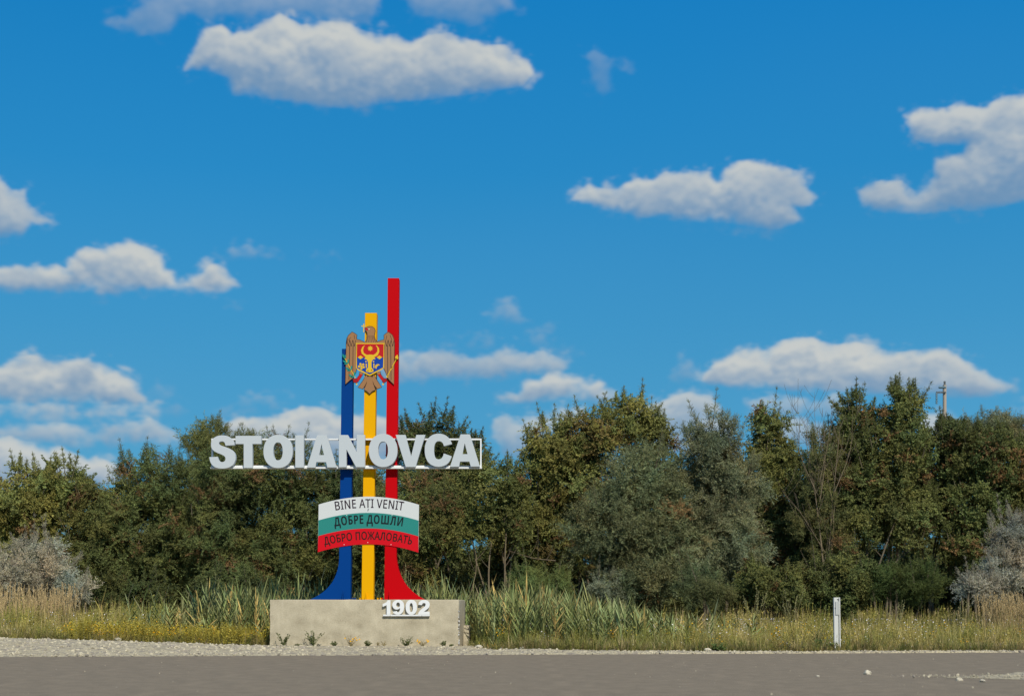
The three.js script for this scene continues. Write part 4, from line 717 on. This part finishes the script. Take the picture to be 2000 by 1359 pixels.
for (let i = 0; i < 6400; i++) {
  const px = 200 + 1300 * rG(), d = 29.2 + 8.2 * Math.pow(rG(), 0.8), x = mx(px, d), z = -d; if (rG() > reedness(px) || onPlinth(x, z) || beyond(x, z) < gravelWidth(x) + 0.12 + 0.9 * rG() * (px < 540 ? 2 : 1)) continue;
  const v = 0.65 + 0.6 * rG(), yellowed = rG() < 0.11, h = (0.5 + 0.75 * rG()) * (0.62 + 0.5 * reedness(px)) * (0.85 + 0.35 * noise(x * 0.9, z * 0.9, 4)) * (px > 1100 ? 0.9 : 1);
  addStuff('reed' + (i % 4), { p: [x, height(x, z) - 0.03, z], e: [(rG() - 0.5) * 0.42, rG() * 6.28, (rG() - 0.5) * 0.42], s: [0.8 + 0.5 * rG(), h, 0.8 + 0.5 * rG()], c: yellowed ? [0.48 * v, 0.35 * v, 0.12 * v] : [lerp(0.27, 0.20, rG()) * v, 0.265 * v, lerp(0.085, 0.12, rG()) * v] });
}
const plume = (() => { const r = mulberry(9), L = new Leaves(); for (let s = 0; s < 4; s++) { const o = V((r() - 0.5) * 0.2, 0, (r() - 0.5) * 0.2), e = V((r() - 0.5) * 0.35, 1, (r() - 0.5) * 0.35).normalize(), h = 0.8 + 0.5 * r(); stalk(L, [o, o.clone().addScaledVector(e, h)], 0.005, [1, 1, 1]); for (let i = 0; i < 26; i++) { const d = randomDir(r).multiplyScalar(0.5).add(V(0, 0.9, 0)).normalize(), c = 0.8 + 0.4 * r(); L.leaf(o.clone().addScaledVector(e, h * (0.78 + 0.25 * r())), d, randomDir(r).cross(d).normalize(), 0.05, 0.012, [c, c, c]); } } return L.build(); })();
// taller dry plumes by the silver shrubs
for (let i = 0; i < 200; i++) { const left = i % 2, d = 33 + 3.5 * rG(), px = left ? 170 * rG() - 30 : 1920 + 140 * rG(), x = mx(px, d), v = 0.8 + 0.4 * rG(); addStuff('plume', { p: [x, height(x, -d), -d], e: [0, rG() * 6, 0], s: 0.75 + 0.35 * rG(), c: [0.46 * v, 0.35 * v, 0.18 * v] }); }
const grassShapes = { thin0: [tuft(1, 16, 0.62, 0.007, 0.13, 0.7), 'wild_grass', 'thin wild grass covering the verge'], thin1: [tuft(2, 16, 0.6, 0.007, 0.14, 0.9), 'wild_grass', 'thin wild grass covering the verge'], weed0: [weedy(3, 7, 0.5, 0.055), 'wild_herbs', 'low leafy herbs growing through the grass'], weed1: [weedy(4, 8, 0.5, 0.045), 'wild_herbs', 'low leafy herbs growing through the grass'], weed2: [weedy(5, 9, 0.45, 0.035), 'wild_herbs', 'low leafy herbs growing through the grass'], plume: [plume, 'seeding_grass', 'tan seeding grass heads above the verge'], gold: [blooms(6, 11, 0.56, 0.019, 0.14), 'yellow_flowers', 'small yellow flower heads in the grass'], pale: [blooms(7, 7, 0.6, 0.016, 0.14), 'white_flowers', 'small white flower heads in the grass'] };
for (let v = 0; v < 4; v++) grassShapes['reed' + v] = [reed(20 + v), 'reed_bed', 'dense bed of green reeds beside the plinth'];
for (const [key, spots] of Object.entries(stuffs)) { const [g, name, label] = grassShapes[key]; scatter(name, g, blades, spots, scene, 'stuff').userData.label = label; }
// reeds that stand clear above the bed: [px, py of the tip, depth, yellowed]
const clear = [[385, 1143, 33.5], [405, 1128, 33], [415, 1138, 33.8], [445, 1165, 33, 1], [485, 1150, 34], [505, 1140, 33.6], [258, 1143, 34], [272, 1152, 33.5], [298, 1150, 34.5], [325, 1148, 34.2], [202, 1160, 33, 1], [590, 1105, 33.4], [618, 1092, 33.6], [640, 1120, 33.2], [742, 1108, 33.4], [735, 1125, 33.7], [910, 1130, 32.6], [935, 1140, 33], [968, 1122, 32.8, 1], [1050, 1132, 33.4], [1108, 1142, 33.2], [1128, 1130, 33], [1155, 1150, 33.3, 1], [1225, 1163, 33.8], [1390, 1185, 34], [875, 1118, 33]];
clear.forEach(([px, py, d, dry], i) => {
  const x = mx(px, d), y = height(x, -d) - 0.03, h = my(py, d) - y, t = thing('tall_reed', dry ? 'yellowed reed standing clear above the reed bed' : 'tall green reed standing clear above the reed bed', 'reed', x, y, -d, dry ? 'yellowed reeds above the bed' : 'tall reeds above the bed');
  const r = mulberry(500 + i), cane = new Leaves(), c = dry ? [0.50, 0.37, 0.13] : [0.27, 0.31, 0.145], lean = V((r() - 0.5) * 0.2, 1, (r() - 0.5) * 0.15);
  stalk(cane, [V(0, 0, 0), lean.clone().multiplyScalar(h * 0.5), lean.clone().multiplyScalar(h * 0.78)], 0.014, c); part('cane', cane.build(), blades, t);
  const n = 7; for (let k = 0; k < n; k++) { const L = new Leaves(), f = 0.36 + 0.4 * (k / (n - 1)), a = (k % 2) * Math.PI + (r() - 0.5) * 0.9, out = 0.25 + 0.45 * r() * (k === n - 1 ? 0.3 : 1); blade(L, lean.clone().multiplyScalar(f * h), V(Math.cos(a) * out, 1, Math.sin(a) * out).normalize(), 0.1 + 0.5 * r() * (1 - f), 0.40 + 0.14 * r(), 0.038 + 0.016 * r(), c.map((q) => q * (0.8 + 0.4 * r())), 5); part('leaf', L.build(), blades, t); }
});
// weeds rooted in the stones along the plinth: [px, height in px, width in px, kind, label]
const weeds = [[554, 26, 26, 'leafy', 'spreading green weed at the left end of the plinth'], [612, 32, 34, 'leafy', 'tall branching weed at the plinth below the blue foot'], [583, 5, 14, 'leafy', 'tiny flat weed between the two leafy weeds at the plinth'], [652, 10, 12, 'leafy', 'small dark weed just left of the yellow-flowered dry weed'], [684, 24, 34, 'gold', 'dry weed with yellow flowers at the middle of the plinth'], [718, 13, 18, 'leafy', 'low green weed right of the dry yellow-flowered weed'], [738, 9, 8, 'dry', 'thin dry weed below the digit 1'], [750, 12, 12, 'dry', 'wispy dry stalks at the plinth below the digits'], [793, 20, 24, 'leafy', 'dark starry weed at the plinth below the digit 0'], [825, 13, 26, 'gold', 'small weed with yellow flowers below the digit 2'], [866, 11, 12, 'leafy', 'thin-stemmed weed near the right end of the plinth'], [881, 5, 8, 'leafy', 'tiny grassy tuft by the right corner of the plinth']];
weeds.forEach(([px, hp, wp, kind, label], i) => {
  const d = 29.78, x = mx(px, d), y = height(x, -d) + 0.01, k = d / FOCAL, h = hp * k * 1.12, w = (wp * k) / 1.5, t = thing('weed', label, 'weed', x, y, -d), r = mulberry(700 + i), S = new Leaves(), L = new Leaves(), B = new Leaves(), dry = kind !== 'leafy', col = dry ? [0.24, 0.19, 0.08] : [0.115, 0.135, 0.05];
  const n = 5 + Math.round(wp / 3);
  for (let s = 0; s < n; s++) {
    const a = r() * 6.28, tip = V(Math.cos(a) * w * (0.3 + 0.7 * r()), h * (0.4 + 0.6 * r()), Math.sin(a) * 0.09 * (0.3 + r())), mid = tip.clone().multiplyScalar(0.5).add(V(0, h * 0.08, 0)); stalk(S, [V(0, 0, 0), mid, tip], 0.005, col.map((q) => q * 1.1));
    const m = dry ? 9 : 15; for (let q = 0; q < m; q++) { const f = 0.15 + 0.85 * r(), p = f < 0.5 ? mid.clone().multiplyScalar(f * 2) : mid.clone().lerp(tip, f * 2 - 1), dir = randomDir(r); dir.y = Math.abs(dir.y) * 0.6; dir.normalize(); const c = 0.7 + 0.6 * r(); L.leaf(p, dir, randomDir(r).cross(dir).normalize(), (dry ? 0.026 : 0.044) * (1.25 - 0.6 * f), dry ? 0.01 : 0.02, col.map((v) => v * c)); }
    if (kind === 'gold' && s % 2 === 0) { const up = V(0.1, 0.5, 0.8).normalize(), u = V(1, 0, 0), v2 = up.clone().cross(u).normalize(); for (let q = 0; q < 6; q++) { const pt = (z) => tip.clone().addScaledVector(u, Math.cos(z) * 0.017).addScaledVector(v2, Math.sin(z) * 0.017); B.tri(tip.clone().addScaledVector(up, 0.008), pt((q / 6) * 6.283), pt(((q + 1) / 6) * 6.283), up, [0.68, 0.35, 0.005]); } }
  }
  part('stem', S.build(), blades, t).userData.kind = 'stuff'; part('leaves', L.build(), blades, t).userData.kind = 'stuff'; if (B.pos.length) part('flowers', B.build(), blades, t).userData.kind = 'stuff';
});
[[1405, 1270, 27.9, 0.17, 0.2, 'dark green leafy weed at the asphalt edge left of the marker post'], [1605, 1266, 28.3, 0.26, 0.32, 'sprawling leafy weed leaning against the marker post']].forEach(([px, py, d, h, w, label], i) => {
  const x = mx(px, d), t = thing('roadside_weed', label, 'weed', x, height(x, -d), -d), r = mulberry(760 + i), S = new Leaves(), L = new Leaves();
  for (let s = 0; s < 26; s++) { const a = r() * 6.28, tip = V(Math.cos(a) * w * (0.3 + 0.7 * r()), h * (0.35 + 0.65 * r()), Math.sin(a) * w * 0.5), mid = tip.clone().multiplyScalar(0.5).add(V(0, h * 0.1, 0)); stalk(S, [V(0, 0, 0), mid, tip], 0.005, [0.16, 0.17, 0.07]); for (let q = 0; q < 16; q++) { const p = mid.clone().lerp(tip, r() * 1.6 - 0.6), dir = randomDir(r); dir.y = Math.abs(dir.y) * 0.6; dir.normalize(); const c = 0.7 + 0.6 * r(); L.leaf(p, dir, randomDir(r).cross(dir).normalize(), 0.045, 0.024, [0.115 * c, 0.165 * c, 0.05 * c]); } }
  part('stem', S.build(), blades, t).userData.kind = 'stuff'; part('leaves', L.build(), blades, t).userData.kind = 'stuff';
});
// open-branched mustard weeds above the grass: [px, py of the tip, width px, depth]
[[1545, 1140, 34, 34, 'wide pale-stalked weed left of the marker post'], [1475, 1145, 26, 34.3, 'slender branching weed standing left of the wide pale-stalked weed'], [418, 1115, 18, 33.2, 'tall thin seeding weed among the reeds left of the plinth'], [792, 1098, 14, 33.5, 'seeding weed rising behind the red flared foot'], [1752, 1172, 16, 33, 'seeding weed standing in flowers right of the marker post'], [1880, 1168, 18, 34, 'drooping seeding weed before the low spreading silver shrub'], [1215, 1168, 10, 33, 'small seeding weed at the end of the reed bed']].forEach(([px, py, wp, d, label], i) => {
  const x = mx(px, d), y = height(x, -d), h = my(py, d) - y, w = (wp * d) / FOCAL, t = thing('seeding_weed', label, 'weed', x, y, -d), r = mulberry(820 + i), S = new Leaves(), P = new Leaves(), c = [0.24, 0.235, 0.11];
  for (let s = 0; s < 5 + wp / 6; s++) {
    const a = (r() * 2 - 1), base = V(0, h * (0.15 + 0.3 * r()), 0), tip = V(a * w, h * (0.62 + 0.38 * r()), (r() - 0.5) * w), mid = base.clone().lerp(tip, 0.5).add(V(a * w * 0.15, 0.02, 0)); stalk(S, [V(0, 0, 0), base, mid, tip], 0.006, c);
    for (let q = 0; q < 16; q++) { const f = r(), p = mid.clone().lerp(tip, f * 1.0), dir = randomDir(r).multiplyScalar(0.7).add(V(0, 0.7, 0)).normalize(), v = 0.8 + 0.5 * r(); P.leaf(p, dir, randomDir(r).cross(dir).normalize(), 0.045, 0.014, [0.30 * v, 0.28 * v, 0.14 * v]); }
  }
  part('stem', S.build(), blades, t).userData.kind = 'stuff'; part('seed_pods', P.build(), blades, t).userData.kind = 'stuff';
});
shadows(scene);

renderer.render(scene, camera);
